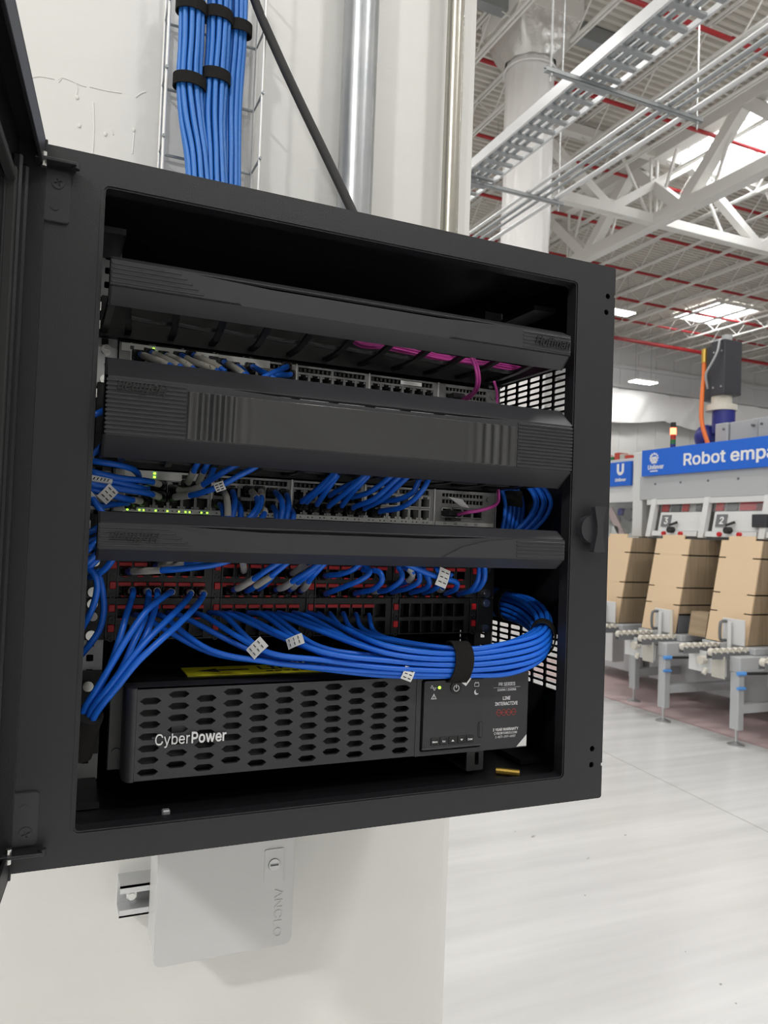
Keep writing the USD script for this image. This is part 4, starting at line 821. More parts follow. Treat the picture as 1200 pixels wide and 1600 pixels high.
cable('grey sleeved stub hanging under the lowest manager near its middle left', [(0.2158,0.1220,1.4387),(0.2089,0.0900,1.4439),(0.2045,0.0750,1.4493),(0.2017,0.0700,1.4560)], plug=OUT, sleeve=(.3,.95), text=True)
# upper patch panel: loops on the right
LP = [
 ('first', [(0.3095,0.1220,1.4153),(0.3060,0.0950,1.4191),(0.3143,0.0660,1.4284),(0.3262,0.0520,1.4364),(0.3346,0.0500,1.4434),(0.3355,0.0580,1.4491),(0.3326,0.0660,1.4535)], None, ()),
 ('second', [(0.3454,0.1220,1.4154),(0.3410,0.0950,1.4192),(0.3455,0.0620,1.4262),(0.3498,0.0500,1.4360),(0.3481,0.0520,1.4441),(0.3432,0.0620,1.4462),(0.3377,0.0780,1.4459)], None, ()),
 ('third', [(0.3694,0.1220,1.4178),(0.3627,0.0950,1.4207),(0.3646,0.0740,1.4232),(0.3665,0.0580,1.4287),(0.3725,0.0500,1.4370),(0.3739,0.0520,1.4438),(0.3736,0.0620,1.4502)], (.12,.36), ()),
 ('fourth', [(0.3924,0.1220,1.4171),(0.3858,0.0950,1.4208),(0.3895,0.0640,1.4277),(0.3952,0.0520,1.4357),(0.3958,0.0540,1.4440),(0.3974,0.0660,1.4518)], None, ()),
 ('fifth', [(0.3987,0.1220,1.4254),(0.3914,0.0920,1.4291),(0.3911,0.0680,1.4359),(0.3899,0.0580,1.4436),(0.3854,0.0620,1.4483),(0.3812,0.0720,1.4527)], (.6,.85), ()),
 ('sixth', [(0.4176,0.1220,1.4164),(0.4088,0.0920,1.4204),(0.4112,0.0660,1.4276),(0.4088,0.0540,1.4349),(0.4066,0.0580,1.4417),(0.4064,0.0680,1.4504)], None, ()),
 ('seventh', [(0.4346,0.1220,1.4165),(0.4254,0.0920,1.4205),(0.4241,0.0660,1.4277),(0.4231,0.0540,1.4372),(0.4223,0.0560,1.4442),(0.4226,0.0680,1.4522)], None, ()),
 ('eighth', [(0.4643,0.1220,1.4158),(0.4500,0.0860,1.4203),(0.4444,0.0580,1.4270),(0.4380,0.0440,1.4345),(0.4223,0.0360,1.4391),(0.4001,0.0300,1.4434),(0.3811,0.0260,1.4496),(0.3643,0.0260,1.4560)], None, ((.70,.016,.020,.15),)),
 ('ninth', [(0.4821,0.1220,1.4150),(0.4713,0.0920,1.4191),(0.4688,0.0640,1.4259),(0.4709,0.0540,1.4377),(0.4722,0.0540,1.4494),(0.4748,0.0620,1.4593)], None, ()),
 ('tenth', [(0.4892,0.1220,1.4166),(0.4759,0.0880,1.4210),(0.4745,0.0580,1.4279),(0.4757,0.0480,1.4396),(0.4753,0.0480,1.4505),(0.4772,0.0560,1.4596)], None, ())]
for o, p, s, fl_ in LP: cable('%s blue loop from the left at the right half of the upper patch panel' % o if o != 'eighth' else 'blue loop with a white paper flag over the right half of the upper patch panel', p, plug=OUT, sleeve=s, flags=fl_)
cable('short cable stub with a pale metal-grey sleeve among the right loops, upper patch panel', [(0.4553,0.1220,1.4204),(0.4462,0.0950,1.4233),(0.4413,0.0800,1.4297),(0.4391,0.0700,1.4363),(0.4421,0.0640,1.4440)], plug=OUT, sleeve=(.2,.55), text=True)
# fan from the upper panel to the lower left sleeve
FAN = [
 ('leftmost', [(0.0985,0.1220,1.4167),(0.0992,0.0900,1.4207),(0.0966,0.0720,1.4147),(0.0903,0.0520,1.4004),(0.0841,0.0400,1.3795),(0.0771,0.0360,1.3570),(0.0688,0.0380,1.3367),(0.0598,0.0460,1.3153),(0.0564,0.0520,1.2995)], (.06,.12)),
 ('second', [(0.1136,0.1220,1.4174),(0.1139,0.0900,1.4188),(0.1105,0.0660,1.4091),(0.1048,0.0500,1.3927),(0.0964,0.0380,1.3766),(0.0868,0.0320,1.3545),(0.0741,0.0340,1.3344),(0.0614,0.0440,1.3139),(0.0574,0.0500,1.2982)], (.03,.15)),
 ('third', [(0.1369,0.1220,1.4162),(0.1351,0.0820,1.4202),(0.1241,0.0540,1.4182),(0.1060,0.0340,1.4064),(0.0902,0.0220,1.3848),(0.0778,0.0180,1.3629),(0.0665,0.0260,1.3392),(0.0577,0.0380,1.3201),(0.0539,0.0480,1.3024)], (.04,.16)),
 ('fourth', [(0.1579,0.1220,1.4169),(0.1545,0.0850,1.4181),(0.1442,0.0580,1.4117),(0.1259,0.0340,1.3985),(0.1065,0.0180,1.3821),(0.0903,0.0120,1.3629),(0.0766,0.0180,1.3420),(0.0635,0.0340,1.3189),(0.0593,0.0460,1.3014)], (.05,.15)),
 ('fifth', [(0.1713,0.1220,1.4170),(0.1673,0.0850,1.4175),(0.1566,0.0580,1.4098),(0.1377,0.0340,1.3960),(0.1175,0.0160,1.3816),(0.0975,0.0080,1.3639),(0.0827,0.0140,1.3425),(0.0671,0.0300,1.3167),(0.0621,0.0440,1.2994)], (.05,.14)),
 ('sixth', [(0.1245,0.1220,1.4181),(0.1227,0.0920,1.4193),(0.1195,0.0720,1.4104),(0.1148,0.0580,1.3977),(0.1062,0.0460,1.3782),(0.0930,0.0400,1.3558),(0.0784,0.0400,1.3330),(0.0653,0.0440,1.3131),(0.0597,0.0500,1.2969)], (.03,.13))]
for o, p, s in FAN: cable('%s blue cable of the fan running down to the lower left black sleeve' % o, p, plug=OUT, sleeve=s, text=o in ('second', 'third', 'fifth'))
mesh('braided_sleeve', MB().tube([(0.0613,0.0400,1.3131),(0.0578,0.0470,1.3001),(0.0553,0.0520,1.2862),(0.0533,0.0560,1.2725)], .0135, 14, 4), 'fabric', smooth=40, label='black sleeve gathering the blue cables at the lower left', cat='cable sleeve')
# cables up the left side
LS = [('highest of the cables bulging beside the lowest manager at the left', [(0.0491,0.0500,1.4571),(0.0540,0.0400,1.4617),(0.0613,0.0400,1.4683),(0.0696,0.0550,1.4741)]),
 ('second of the cables bulging beside the lowest manager at the left', [(0.0497,0.0500,1.4454),(0.0540,0.0400,1.4506),(0.0618,0.0400,1.4584),(0.0711,0.0550,1.4670)]),
 ('third of the cables bulging beside the lowest manager at the left', [(0.0511,0.0540,1.4411),(0.0554,0.0440,1.4458),(0.0627,0.0440,1.4541),(0.0716,0.0600,1.4621)]),
 ('bright blue cable bowing out below the lowest manager at the far left', [(0.0499,0.0580,1.4450),(0.0561,0.0440,1.4435),(0.0611,0.0400,1.4380),(0.0633,0.0420,1.4274),(0.0614,0.0460,1.4130),(0.0578,0.0520,1.4007),(0.0527,0.0620,1.3877)]),
 ('dark blue cable hanging in a long bow beside the left rack rail', [(0.0625,0.0640,1.4424),(0.0663,0.0640,1.4335),(0.0698,0.0640,1.4185),(0.0711,0.0640,1.4022),(0.0679,0.0640,1.3854),(0.0607,0.0660,1.3727),(0.0531,0.0720,1.3612)]),
 ('blue cable bending up to the right below the lowest manager at the far left', [(0.0575,0.0700,1.4348),(0.0637,0.0600,1.4379),(0.0709,0.0540,1.4449),(0.0759,0.0500,1.4530),(0.0801,0.0500,1.4602)]),
 ('blue cable in shade behind the frame left of the lowest manager', [(0.0454,0.0600,1.4732),(0.0554,0.0640,1.4771),(0.0642,0.0660,1.4834),(0.0732,0.0720,1.4935)]),
 ('blue cable in shade just under the shaded one left of the lowest manager', [(0.0468,0.0600,1.4661),(0.0558,0.0660,1.4687),(0.0648,0.0700,1.4737),(0.0738,0.0740,1.4837)]),
 ('blue cable glimpsed left of the middle manager', [(0.0465,0.0600,1.5459),(0.0549,0.0540,1.5508),(0.0604,0.0560,1.5562),(0.0663,0.0660,1.5637)]),
 ('short pale blue cable glimpsed left of the middle manager near its label', [(0.0481,0.0600,1.5844),(0.0545,0.0560,1.5869),(0.0602,0.0620,1.5912),(0.0662,0.0700,1.5960)])]
for l, p in LS: cable(l, p)

# the thick strapped bundle across the power supply
B = [np.array(v) for v in [(0.1718,0.0600,1.3843),(0.2266,0.0450,1.3758),(0.2763,0.0320,1.3701),(0.3411,0.0180,1.3614),(0.4231,0.0100,1.3536),(0.4840,0.0120,1.3554),(0.5243,0.0200,1.3636),(0.5491,0.0360,1.3731),(0.5653,0.0620,1.3845),(0.5756,0.1100,1.3945),(0.5803,0.1650,1.3988),(0.5880,0.2300,1.3996),(0.6046,0.3000,1.3970)]]
BC = np.array(B); BT = np.gradient(BC, axis=0); BT /= np.linalg.norm(BT, axis=1, keepdims=True)
SCL = [1.25, 1.3, 1.25, 1.1, .86, .98, .98, .90, .95, 1.0, .92, 1.0, 1.05]
JX = [207, 236, 262, 297, 327, 342, 357, 387, 401, 416, 434, 458, 480, 497, 515, 536, 556, 576]
OFF = [(.0, -.0175), (-.0062, -.0152), (.0066, -.0140), (-.0088, -.0090), (.0010, -.0100), (.0090, -.0066), (-.0096, -.0022), (-.0028, -.0040), (.0046, -.0018), (-.0092, .0046), (-.0024, .0026), (.0100, .0006), (-.0084, .0110), (-.0020, .0090), (.0056, .0070), (-.0048, .0165), (.0018, .0156), (.0080, .0132)]
JP = [(0.1027,0.1220,1.3937),(0.1210,0.1220,1.3943),(0.1378,0.1220,1.3948),(0.1608,0.1220,1.3946),(0.1810,0.1220,1.3952),(0.1913,0.1220,1.3951),(0.2016,0.1220,1.3950),(0.2226,0.1220,1.3949),(0.2326,0.1220,1.3948),(0.2433,0.1220,1.3947),(0.2564,0.1220,1.3946),(0.2741,0.1220,1.3945),(0.2906,0.1220,1.3944),(0.3035,0.1220,1.3936),(0.3173,0.1220,1.3935),(0.3337,0.1220,1.3934),(0.3495,0.1220,1.3925),(0.3656,0.1220,1.3917)]
JO = [(0.1109,0.0920,1.3938),(0.1288,0.0920,1.3949),(0.1464,0.0920,1.3954),(0.1695,0.0920,1.3952),(0.1906,0.0920,1.3950),(0.2013,0.0920,1.3943),(0.2121,0.0920,1.3942),(0.2327,0.0920,1.3947),(0.2432,0.0920,1.3939),(0.2538,0.0920,1.3931),(0.2666,0.0920,1.3930),(0.2840,0.0920,1.3922),(0.3009,0.0920,1.3913),(0.3108,0.0920,1.3856),(0.3215,0.0920,1.3812),(0.3353,0.0920,1.3782),(0.3492,0.0920,1.3772),(0.3634,0.0920,1.3734)]
BX = [330, 420, 500, 600, 715]
for k in range(18):
    pts = [JP[k], JO[k]]
    for i in range(len(BC)):
        if i < 5 and BX[i] < JX[k] + 85: continue
        t_ = BT[i]; nh = np.array([t_[1], -t_[0], 0]); nh /= np.linalg.norm(nh); w = SCL[i]
        wob = .0012 * math.sin(k * 2.1 + i * 1.7) if i not in (4, 7) else 0
        pts.append(BC[i] + nh * (-OFF[k][0] * w) + np.array([0, 0, 1]) * (OFF[k][1] * w + wob))
    fl_ = {3: (((0.2137,0.0340,1.3826), .013, .019, .4),), 6: (((0.2397,0.0300,1.3852), .011, .018, .8),), 2: (((0.2493,0.0200,1.3644), .014, .010, .1),), 1: (((0.3600,-0.0020,1.3422), .012, .014, .3),), 0: (((0.4365,-0.0040,1.3401), .011, .017, .6),)}.get(k, ())
    if fl_: lab = ['blue bundle cable with a white flag just right of the wide strap', 'blue bundle cable with a white flag just left of the wide strap', 'blue bundle cable with a white flag under the bundle at mid span', 'blue bundle cable with a folded white flag over the red panel', '', '', 'blue bundle cable with a tilted white flag over the red panel'][k]; g_ = None
    else: lab, g_ = 'unflagged blue cable in the thick strapped bundle across the power supply', 'unflagged cables of the strapped bundle'
    cable(lab, pts, group=g_, flags=fl_, plug=None, sub=7, r=.0029)
def strap(c, t, rh, rz, w, label, roll=0.):
    """hook and loop band round a bundle: an oval ring swept to the width w"""
    t = np.array(t, float) / np.linalg.norm(t); nh = np.array([t[1], -t[0], 0]); nh /= np.linalg.norm(nh); up = np.cross(t, nh); up = up if up[2] > 0 else -up
    a = np.linspace(0, 2 * np.pi, 37)[:-1]; V = []; F = []
    for e, th in ((-.5, 0), (.5, 0), (.5, .0016), (-.5, .0016)):
        for q in a: V.append(np.array(c) + nh * (rh + th) * math.cos(q) + up * (rz + th) * math.sin(q) + t * (w * e + .0012 * math.sin(q * 2 + 1)))
    n = len(a)
    for s in range(4):
        for i in range(n):
            j = (i + 1) % n; s2 = (s + 1) % 4; F += [[s * n + i, s * n + j, s2 * n + j], [s * n + i, s2 * n + j, s2 * n + i]]
    p = mesh('hook_and_loop_strap', trimesh.Trimesh(np.array(V), F, process=False), 'fabric', smooth=50, label=label, cat='strap')
    return p
strap(BC[4], BT[4], .0135, .0205, .021, 'wide black strap round the thick blue bundle over the control panel')
strap(BC[7] + [0, 0, .001], BT[7], .0135, .0200, .010, 'narrow black strap where the thick bundle turns into the cabinet')
strap(BC[10], BT[10], .0135, .0195, .018, 'black strap round the bundle in the shade behind the right rail')

# coils right of the lower switch
for i in range(5):
    cable('blue cable in the strapped coil right of the lower switch', [np.array(v) + [i * .0066, -.001 * (i % 2), 0] for v in [(0.5511,0.1500,1.5552),(0.5581,0.1450,1.5437),(0.5607,0.1420,1.5288),(0.5594,0.1420,1.5104),(0.5579,0.1460,1.4904)]], group='strapped coil right of the lower switch')
strap(np.array((0.5702,0.1420,1.5376)), (.05, 0, -1), .018, .008, .020, 'black strap round the small coil right of the lower switch')
for i in range(5):
    d = [i * .0058, .005 * (i % 2), 0]
    cable('blue cable in the loose hanging coil next to the inner right wall', [np.array(v) + d for v in [(0.5612,0.1120,1.5590),(0.5729,0.1060,1.5497),(0.5794,0.1020,1.5337),(0.5732,0.1020,1.5173),(0.5631,0.1060,1.5040),(0.5523,0.1120,1.4923)]], group='loose coil by the inner right wall')
mesh('cross_bar', MB().box((.520, .20, Z0 + .297), (.606, .21, Z0 + .309)), 'inner', label='dark cross bar beside the coils inside the cabinet', cat='bar')

# pink fibre
cable('pink fibre pair hanging from the top manager to the upper switch', [(0.4374,0.0300,1.6861),(0.4412,0.0260,1.6744),(0.4465,0.0300,1.6629),(0.4539,0.0450,1.6548),(0.4610,0.0700,1.6515),(0.4644,0.0940,1.6502)], .0017, 'pink', name='fibre_cable')
cable('second pink strand alongside the hanging pink fibre', [(0.4410,0.0320,1.6870),(0.4456,0.0280,1.6753),(0.4509,0.0320,1.6638),(0.4584,0.0470,1.6556),(0.4656,0.0720,1.6515),(0.4662,0.0940,1.6473)], .0017, 'pink', name='fibre_cable')
cable('pink fibre passing down beside the right end of the upper switch', [(0.5055,0.0900,1.6757),(0.5132,0.0960,1.6666),(0.5195,0.1040,1.6567),(0.5232,0.1120,1.6422),(0.5224,0.1140,1.6223)], .0017, 'pink', name='fibre_cable')
f_ = cable('pink fibre plugged into the module of the lower switch', [(0.4612,0.0880,1.5122),(0.4589,0.0660,1.5141),(0.4711,0.0580,1.5168),(0.4875,0.0600,1.5213),(0.5031,0.0700,1.5275),(0.5121,0.0820,1.5359),(0.5171,0.0920,1.5459)], .0021, 'pink', name='fibre_cable')
mesh('fibre_plug', MB().box(np.array((0.4547,0.1000,1.5135)) - [.007, .012, .0034], np.array((0.4547,0.1000,1.5135)) + [.012, .006, .0034], .0008).box(np.array((0.4567,0.1000,1.5067)) - [.004, .010, .0016], np.array((0.4567,0.1000,1.5067)) + [.010, .006, .0016], .0005), 'plastic_dark', f_)
tg = np.array([np.array(v) for v in [(0.4434,0.0820,1.5322),(0.4600,0.0780,1.5300),(0.4695,0.0760,1.5199),(0.4597,0.0800,1.5218)]]); mesh('paper_flag', trimesh.Trimesh(np.vstack([tg, tg + [0, .0004, 0]]), [[0, 1, 2], [0, 2, 3], [6, 5, 4], [7, 6, 4]], process=False), 'tag', f_)
mesh('fibre_plug', MB().box(np.array((0.4580,0.1000,1.6535)) - [.008, .010, .003], np.array((0.4580,0.1000,1.6535)) + [.008, .006, .003], .0006), 'plastic_dark', label='black plug of the hanging pink fibre in the upper switch', cat='plug')
for i in range(9):
    o = np.array([0, -.004 * (i % 3), .0022 * (i // 3)]); w = [.002 * math.sin(i * 2.3 + k * 1.9) for k in range(8)]
    pts = [np.array(v) + o + [0, w[k], w[7 - k] * .6] for k, v in enumerate([(0.3234,0.1100,1.7053),(0.3378,0.1040,1.7001),(0.3624,0.0980,1.6984),(0.3922,0.0920,1.6951),(0.4330,0.0900,1.6924),(0.4774,0.0920,1.6922),(0.5264,0.0980,1.6922),(0.5681,0.1040,1.6935)])]
    cable('pink fibre lying in the fingers of the top manager', pts, .0013, 'pink', group='pink fibres lying in the top manager', name='fibre_cable', sides=6, sub=4)


# ------------------------------------------------------------------ on the column above: wire basket, risers, conduits, loose black cable
bk = thing('wire_basket', 'white zinc wire basket tray running up the column behind the blue risers', 'cable tray', (.21, .46, 1.8))
BXL, BXR, BF, BB, ZTOP = .143, .283, .418, .468, 2.75
for (x, y) in ((BXL, BF), (BXL, BB), (BXR, BF), (BXR, BB), (.19, BB), (.237, BB)):
    mesh('long_wire', MB().tube([(x, y, 1.62), (x, y, 2.0), (x, y, 2.4), (x, y, ZTOP)], .0024, 8), 'wire', bk, smooth=True)
zr = (0.1411,0.4420,2.1434)[2]
for k in range(-4, 6):
    z = zr + .1 * k
    if z < 1.65 or z > ZTOP: continue
    mesh('rung', MB().tube([(BXL - .0004, BF - .006, z), (BXL, BB + .004, z), (BXR, BB + .004, z), (BXR + .0004, BF - .006, z)], .0023, 8), 'wire_rung', bk)
for z in (1.7, 2.3): mesh('standoff', MB().box((.20, BB + .006, z - .01), (.23, .482, z + .01)), 'wire_rung', bk)
def riser(pts, label, group, nn, ra):
    C_ = spline(pts, 7); k = 0
    rings = [(0, 1), (1, 6), (1.9, 10)]
    for ring, m in rings:
        for j in range(m):
            if k >= nn: return
            q = 2 * math.pi * j / m + ring * .4; P = []
            for i, c in enumerate(C_):
                tw = q + .28 * i / len(C_) + .05 * math.sin(i * .35 + j); P.append(c + [ra * ring * math.cos(tw), .8 * ra * ring * math.sin(tw), 0])
            t = thing('riser_cable', label, 'cable', tuple(P[0]), group); mesh('jacket', tube(P, .0038, 8), 'blue2', t, smooth=True); k += 1
riser([(0.1721,0.4100,2.3045),(0.1743,0.4100,2.1917),(0.1744,0.4100,2.1276),(0.1800,0.4060,2.0688),(0.1896,0.4000,2.0123),(0.1957,0.3900,1.9353)], 'blue cable in the left riser bundle above the cabinet', 'cables of the left riser bundle', 17, .0080)
riser([(0.2124,0.4160,2.3225),(0.2136,0.4160,2.2070),(0.2125,0.4160,2.1452),(0.2109,0.4120,2.0796),(0.2138,0.4040,2.0197),(0.2180,0.3940,1.9414)], 'blue cable in the middle riser bundle above the cabinet', 'cables of the middle riser bundle', 17, .0078)
riser([(0.2452,0.4250,2.3400),(0.2473,0.4250,2.2225),(0.2452,0.4250,2.1592),(0.2445,0.4220,2.0931),(0.2444,0.4140,2.0314),(0.2457,0.4040,1.9510)], 'blue cable in the thin right riser bundle above the cabinet', 'cables of the right riser bundle', 13, .0066)
def strap_z(c, rh, ry, w, label):
    a = np.linspace(0, 2 * np.pi, 37)[:-1]; V = []; F = []; n = 36
    for e, th in ((-.5, 0), (.5, 0), (.5, .0018), (-.5, .0018)):
        for q in a: V.append(np.array(c) + [(rh + th) * math.cos(q), (ry + th) * math.sin(q), w * e + .0015 * math.sin(q)])
    for s in range(4):
        for i in range(n):
            j = (i + 1) % n; s2 = (s + 1) % 4; F += [[s * n + i, s * n + j, s2 * n + j], [s * n + i, s2 * n + j, s2 * n + i]]
    mesh('hook_and_loop_strap', trimesh.Trimesh(np.array(V), F, process=False), 'fabric', smooth=50, label=label, cat='strap')
for c, rh, l in (((0.1724,0.4100,2.2355), .0205, 'upper black strap on the left riser bundle'), ((0.1745,0.4100,2.1257), .0218, 'lower black strap on the left riser bundle'), ((0.2122,0.4160,2.2384), .0200, 'upper black strap on the middle riser bundle'), ((0.2124,0.4160,2.1471), .0198, 'lower black strap on the middle riser bundle'), ((0.2458,0.4250,2.2358), .0175, 'black strap on the thin right riser bundle')):
    strap_z(c, rh, rh * .86, .017, l)
def conduit(x, y, r, mat, label):
    t = thing('conduit', label, 'conduit', (x, y, 1.8)); mesh('pipe', MB().cyl((x, y, 1.80), (x, y, 3.2), r, 32), mat, t, smooth=40)
    mesh('pipe_clamp', MB().cyl((x, y, 2.95), (x, y, 2.98), r + .003, 32).box((x - r - .02, y, 2.95), (x + r + .02, .482, 2.98)), 'steel', t); return t
c1 = (0.4438,0.4350,2.0873); c2 = (0.6195,0.4400,2.1307)
cd = conduit(c1[0], .435, .0285, 'galv', 'thick galvanised conduit running up from the cabinet top')
conduit(c2[0], .440, .0150, 'nickel', 'thin bright conduit near the right edge of the column')
cable('loose black cable slanting down across the column to the cabinet top', [(0.2587,0.4400,2.3349),(0.2681,0.4300,2.2914),(0.2989,0.4050,2.2064),(0.3328,0.3800,2.1221),(0.3668,0.3520,2.0372),(0.3981,0.3250,1.9570),(0.4120,0.3000,1.9068)], .0068, 'rubber', name='power_cable', sides=12)

# ------------------------------------------------------------------ small enclosure under the cabinet on its strut
en = thing('small_enclosure', 'small light grey plastic enclosure with a lock below the cabinet', 'enclosure', (.266, .39, .907))
EX0, EX1, EZ0, EZ1 = .1715, .3610, .9000, 1.168
mesh('box_body', MB().xz(rr(EX0 + .002, EZ0 + .002, EX1 - .002, EZ1 - .002, .008), .368, .434), 'abs', en, smooth=35)
lid = rr(EX0, EZ0, EX1, EZ1, .010)
bl = MB().xz(lid, .352, .366); bl.xz(lid.buffer(-.0014), .3502, .352)
ldp = mesh('lid', bl, 'abs', en, smooth=35)
mesh('lid_seal', MB().xz(lid.buffer(-.002), .366, .368), 'abs_dark', en)
lk = mesh('lock_plate', MB().xz(rr(.3165, .9905, .3440, 1.0375, .002).difference(Point(.3303, 1.0160).buffer(.0085, quad_segs=6)), .3486, .3503), 'abs', ldp)
mesh('lock', MB().xz(Point(.3303, 1.0160).buffer(.0080, quad_segs=8), .3470, .3500).box((.3235, .3462, 1.0145), (.3371, .3472, 1.0175)), 'steel', lk, smooth=35)
mesh('lock_slot', MB().box((.3245, .3460, 1.0150), (.3361, .3463, 1.0170)), 'abs_dark', lk)
lgm = meshkit.text_mesh('ANCLO', .0155, .0012, False); v = np.array(lgm.vertices)
mesh('lettering', trimesh.Trimesh(np.c_[.3335 + (v[:, 1] - v[:, 1].min()) * .72, .3503 - v[:, 2], .9800 - (v[:, 0] - v[:, 0].min()) * .0665 / np.ptp(v[:, 0])], lgm.faces, process=False), 'abs', ldp, label='raised maker name reading downwards')
su = thing('strut_channel', 'short galvanised strut channel behind the grey enclosure', 'strut', (.26, .457, .955))
sz0, sz1 = .9330, .9760
s_ = MB().box((.1335, .4770, sz0), (.335, .4800, sz1)).box((.1335, .4350, sz0), (.335, .4770, sz0 + .0025)).box((.1335, .4350, sz1 - .0025), (.335, .4770, sz1)).box((.1335, .4350, sz0), (.335, .4375, sz0 + .0100)).box((.1335, .4350, sz1 - .0100), (.335, .4375, sz1)).box((.1335, .4375, sz0 + .0075), (.335, .4440, sz0 + .0100)).box((.1335, .4375, sz1 - .0100), (.335, .4440, sz1 - .0075))
mesh('channel', s_, 'tray', su)
mesh('channel_nut', MB().cyl((.151, .452, .9545), (.151, .478, .9545), .008, 6).cyl((.151, .447, .9545), (.151, .478, .9545), .005, 12), 'screw', su)

# ------------------------------------------------------------------ the packing machine in the hall behind
pm = thing('packing_machine', 'grey packing machine with numbered windows behind rows of flat cartons', 'machine', (5.9, 3.9, 0))
MY0, MY1, FX = 1.6, 5.32, 5.45
mesh('header_panel', MB().box((FX, MY0, 1.93), (FX + .9, MY1, 2.17), .006), 'machine', pm)
for y in np.arange(MY1 - .22, MY0, -.33): mesh('bolt', MB().cyl((FX - .006, y, 2.085), (FX + .01, y, 2.085), .011, 8), 'machine_dark', pm)
mesh('corner_post', MB().box((FX + .02, MY1 - .02, 1.56), (FX + .14, MY1 + .12, 2.42), .006), 'machine_light', pm)
mesh('rear_body', MB().box((FX + .55, MY0, .72), (FX + 1.5, MY1 - .02, 2.0)), 'machine', pm)
mesh('base_panel', MB().box((5.66, MY0, .13), (6.7, 5.35, .62), .008), 'machine', pm)
mesh('base_side', MB().box((5.40, 5.60, .25), (5.56, 5.72, .80), .006), 'machine_light', pm)
for y in (5.2, 4.3, 3.2, 2.2):
    mesh('base_foot', MB().cyl((5.75, y, 0), (5.75, y, .02), .06, 16).cyl((5.75, y, .02), (5.75, y, .14), .014, 8), 'steel', pm)
def lslab(y0, y1, z0, z1, d0, d1):
    """slab lying in the leaning window plane"""
    return tri(trimesh.convex.convex_hull(np.array([(ins(z) + .005 + d, y, z) for z in (z0, z1) for d in (d0, d1) for y in (y0, y1)])))
wy = [5.10, 4.44, 3.80, 3.14, 2.48]
ins = lambda z: FX + .03 - (1.93 - z) * .20                      # the leaning window plane
mesh('window_rail', MB().bar((ins(1.91) - .01, MY0, 1.905), (ins(1.91) - .01, MY1 - .12, 1.905), .05, .05), 'machine_light', pm)
for i, y in enumerate(wy):
    mesh('window_post', MB().bar((ins(1.93) - .015, y, 1.93), (ins(1.56) - .015, y, 1.56), .05, .06), 'machine_light', pm)
for i, (a, b_) in enumerate(zip(wy, wy[1:])):
    ya, yb = a - .05, b_ + .05; num = str(3 - i) if i < 2 else None
    q = lambda z, d=0.: ins(z) + .005 + d
    mesh('window_back', lslab(ya, yb, 1.57, 1.93, .045, .055), 'machine_light', pm)
    mesh('window_plate', lslab(ya - .04, yb, 1.625, 1.80, -.012, .0), 'machine_light', pm)
    mesh('sill', lslab(ya, yb, 1.575, 1.622, -.045, .0), 'machine_light', pm)
    mesh('red_strip', lslab(ya - .01, ya - .09, 1.81, 1.89, .02, .04), 'red', pm); mesh('red_strip', lslab(ya - .27, ya - (.34 if i == 0 else .62), 1.81, 1.885, .02, .04), 'red', pm)
    mesh('dark_fitting', lslab(ya - .13, ya - .24, 1.81, 1.88, .02, .04), 'machine_dark', pm); mesh('dark_fitting', lslab(ya - .44, ya - .50, 1.81, 1.87, .02, .04), 'machine_dark', pm)
    if num:
        pl = mesh('number_plate', lslab(ya - .075, ya - .19, 1.665, 1.775, -.022, -.014), 'machine_dark', pm)
        g = text_front(num, 0, ya - .110, 1.690, .062, .004, True, left=True); v = np.array(g.vertices); v[:, 0] += np.array([q(z, -.022) for z in v[:, 2]]); mesh('lettering', trimesh.Trimesh(v, g.faces, process=False), 'white_print', pl)
    mesh('knob', MB().cyl((q(1.63, -.10), ya - .27, 1.632), (q(1.63, -.045), ya - .27, 1.632), .030, 12).bar((q(1.66, -.05), ya - .22, 1.675), (q(1.70, -.03), ya - .29, 1.705), .02, .02), 'rubber', pm)
    for dy in (.17, .38): mesh('red_button', MB().cyl((q(1.60, -.07), ya - dy, 1.597), (q(1.60, -.04), ya - dy, 1.597), .020, 12), 'red', pm)
    mesh('window_glass', lslab(ya, yb, 1.80, 1.92, -.004, .0), 'glaze', pm)
mesh('sensor_box', MB().box((ins(1.70) - .06, 3.76, 1.66), (ins(1.70) - .01, 3.90, 1.77), .005), 'robot_dark', pm)

# the long blue sign on the machine
sg = thing('sign', 'long blue sign reading Robot empa over the packing machine', 'sign', (FX - .02, 3.6, 2.28))
mesh('board', MB().box((FX - .035, MY0, 2.165), (FX - .005, MY1 - .06, 2.425), .003), 'sign', sg)
rb = text_front('Robot empa', FX - .0352, 4.718, 2.240, .107, .003, True, left=True, narrow=1.22); cut = text_front('Robot', FX - .0352, 4.718, 2.240, .107, .003, True, left=True, narrow=1.22).vertices[:, 1].min() - .005
first = rb.triangles_center[:, 1] > cut
for sel in (first, ~first): mesh('lettering', rb.submesh([np.nonzero(sel)[0]], append=True), 'white_print', sg, label='white bold word')
def emblem(x, yc, zc, s, small=True):
    """leafy emblem over a script name, on a face that looks along -x"""
    m = MB(); P = lambda a, b: (x - .0015, yc - a * s, zc + b * s)
    for q in np.linspace(-2.2, 5.3, 15):
        rr_ = 1.0; c = P(.85 * math.sin(q), .55 + .75 * math.cos(q)); m.tube([c, P(.6 * math.sin(q + .25), .55 + .5 * math.cos(q + .25))], .10 * s, 6)
    for a in (-.38, -.12, .12, .38): m.tube([P(a, -.25), P(a * 1.2, .25), P(a * .7, .75)], .09 * s, 6, 3)
    m.add(text_front('Unilever', x - .0005, yc + 1.32 * s, zc - 1.05 * s, .62 * s, .003, True, left=True, narrow=.95, shear=.12))
    if small: m.box((x - .003, yc - .75 * s, zc - 1.42 * s), (x, yc + .75 * s, zc - 1.26 * s))
    return m
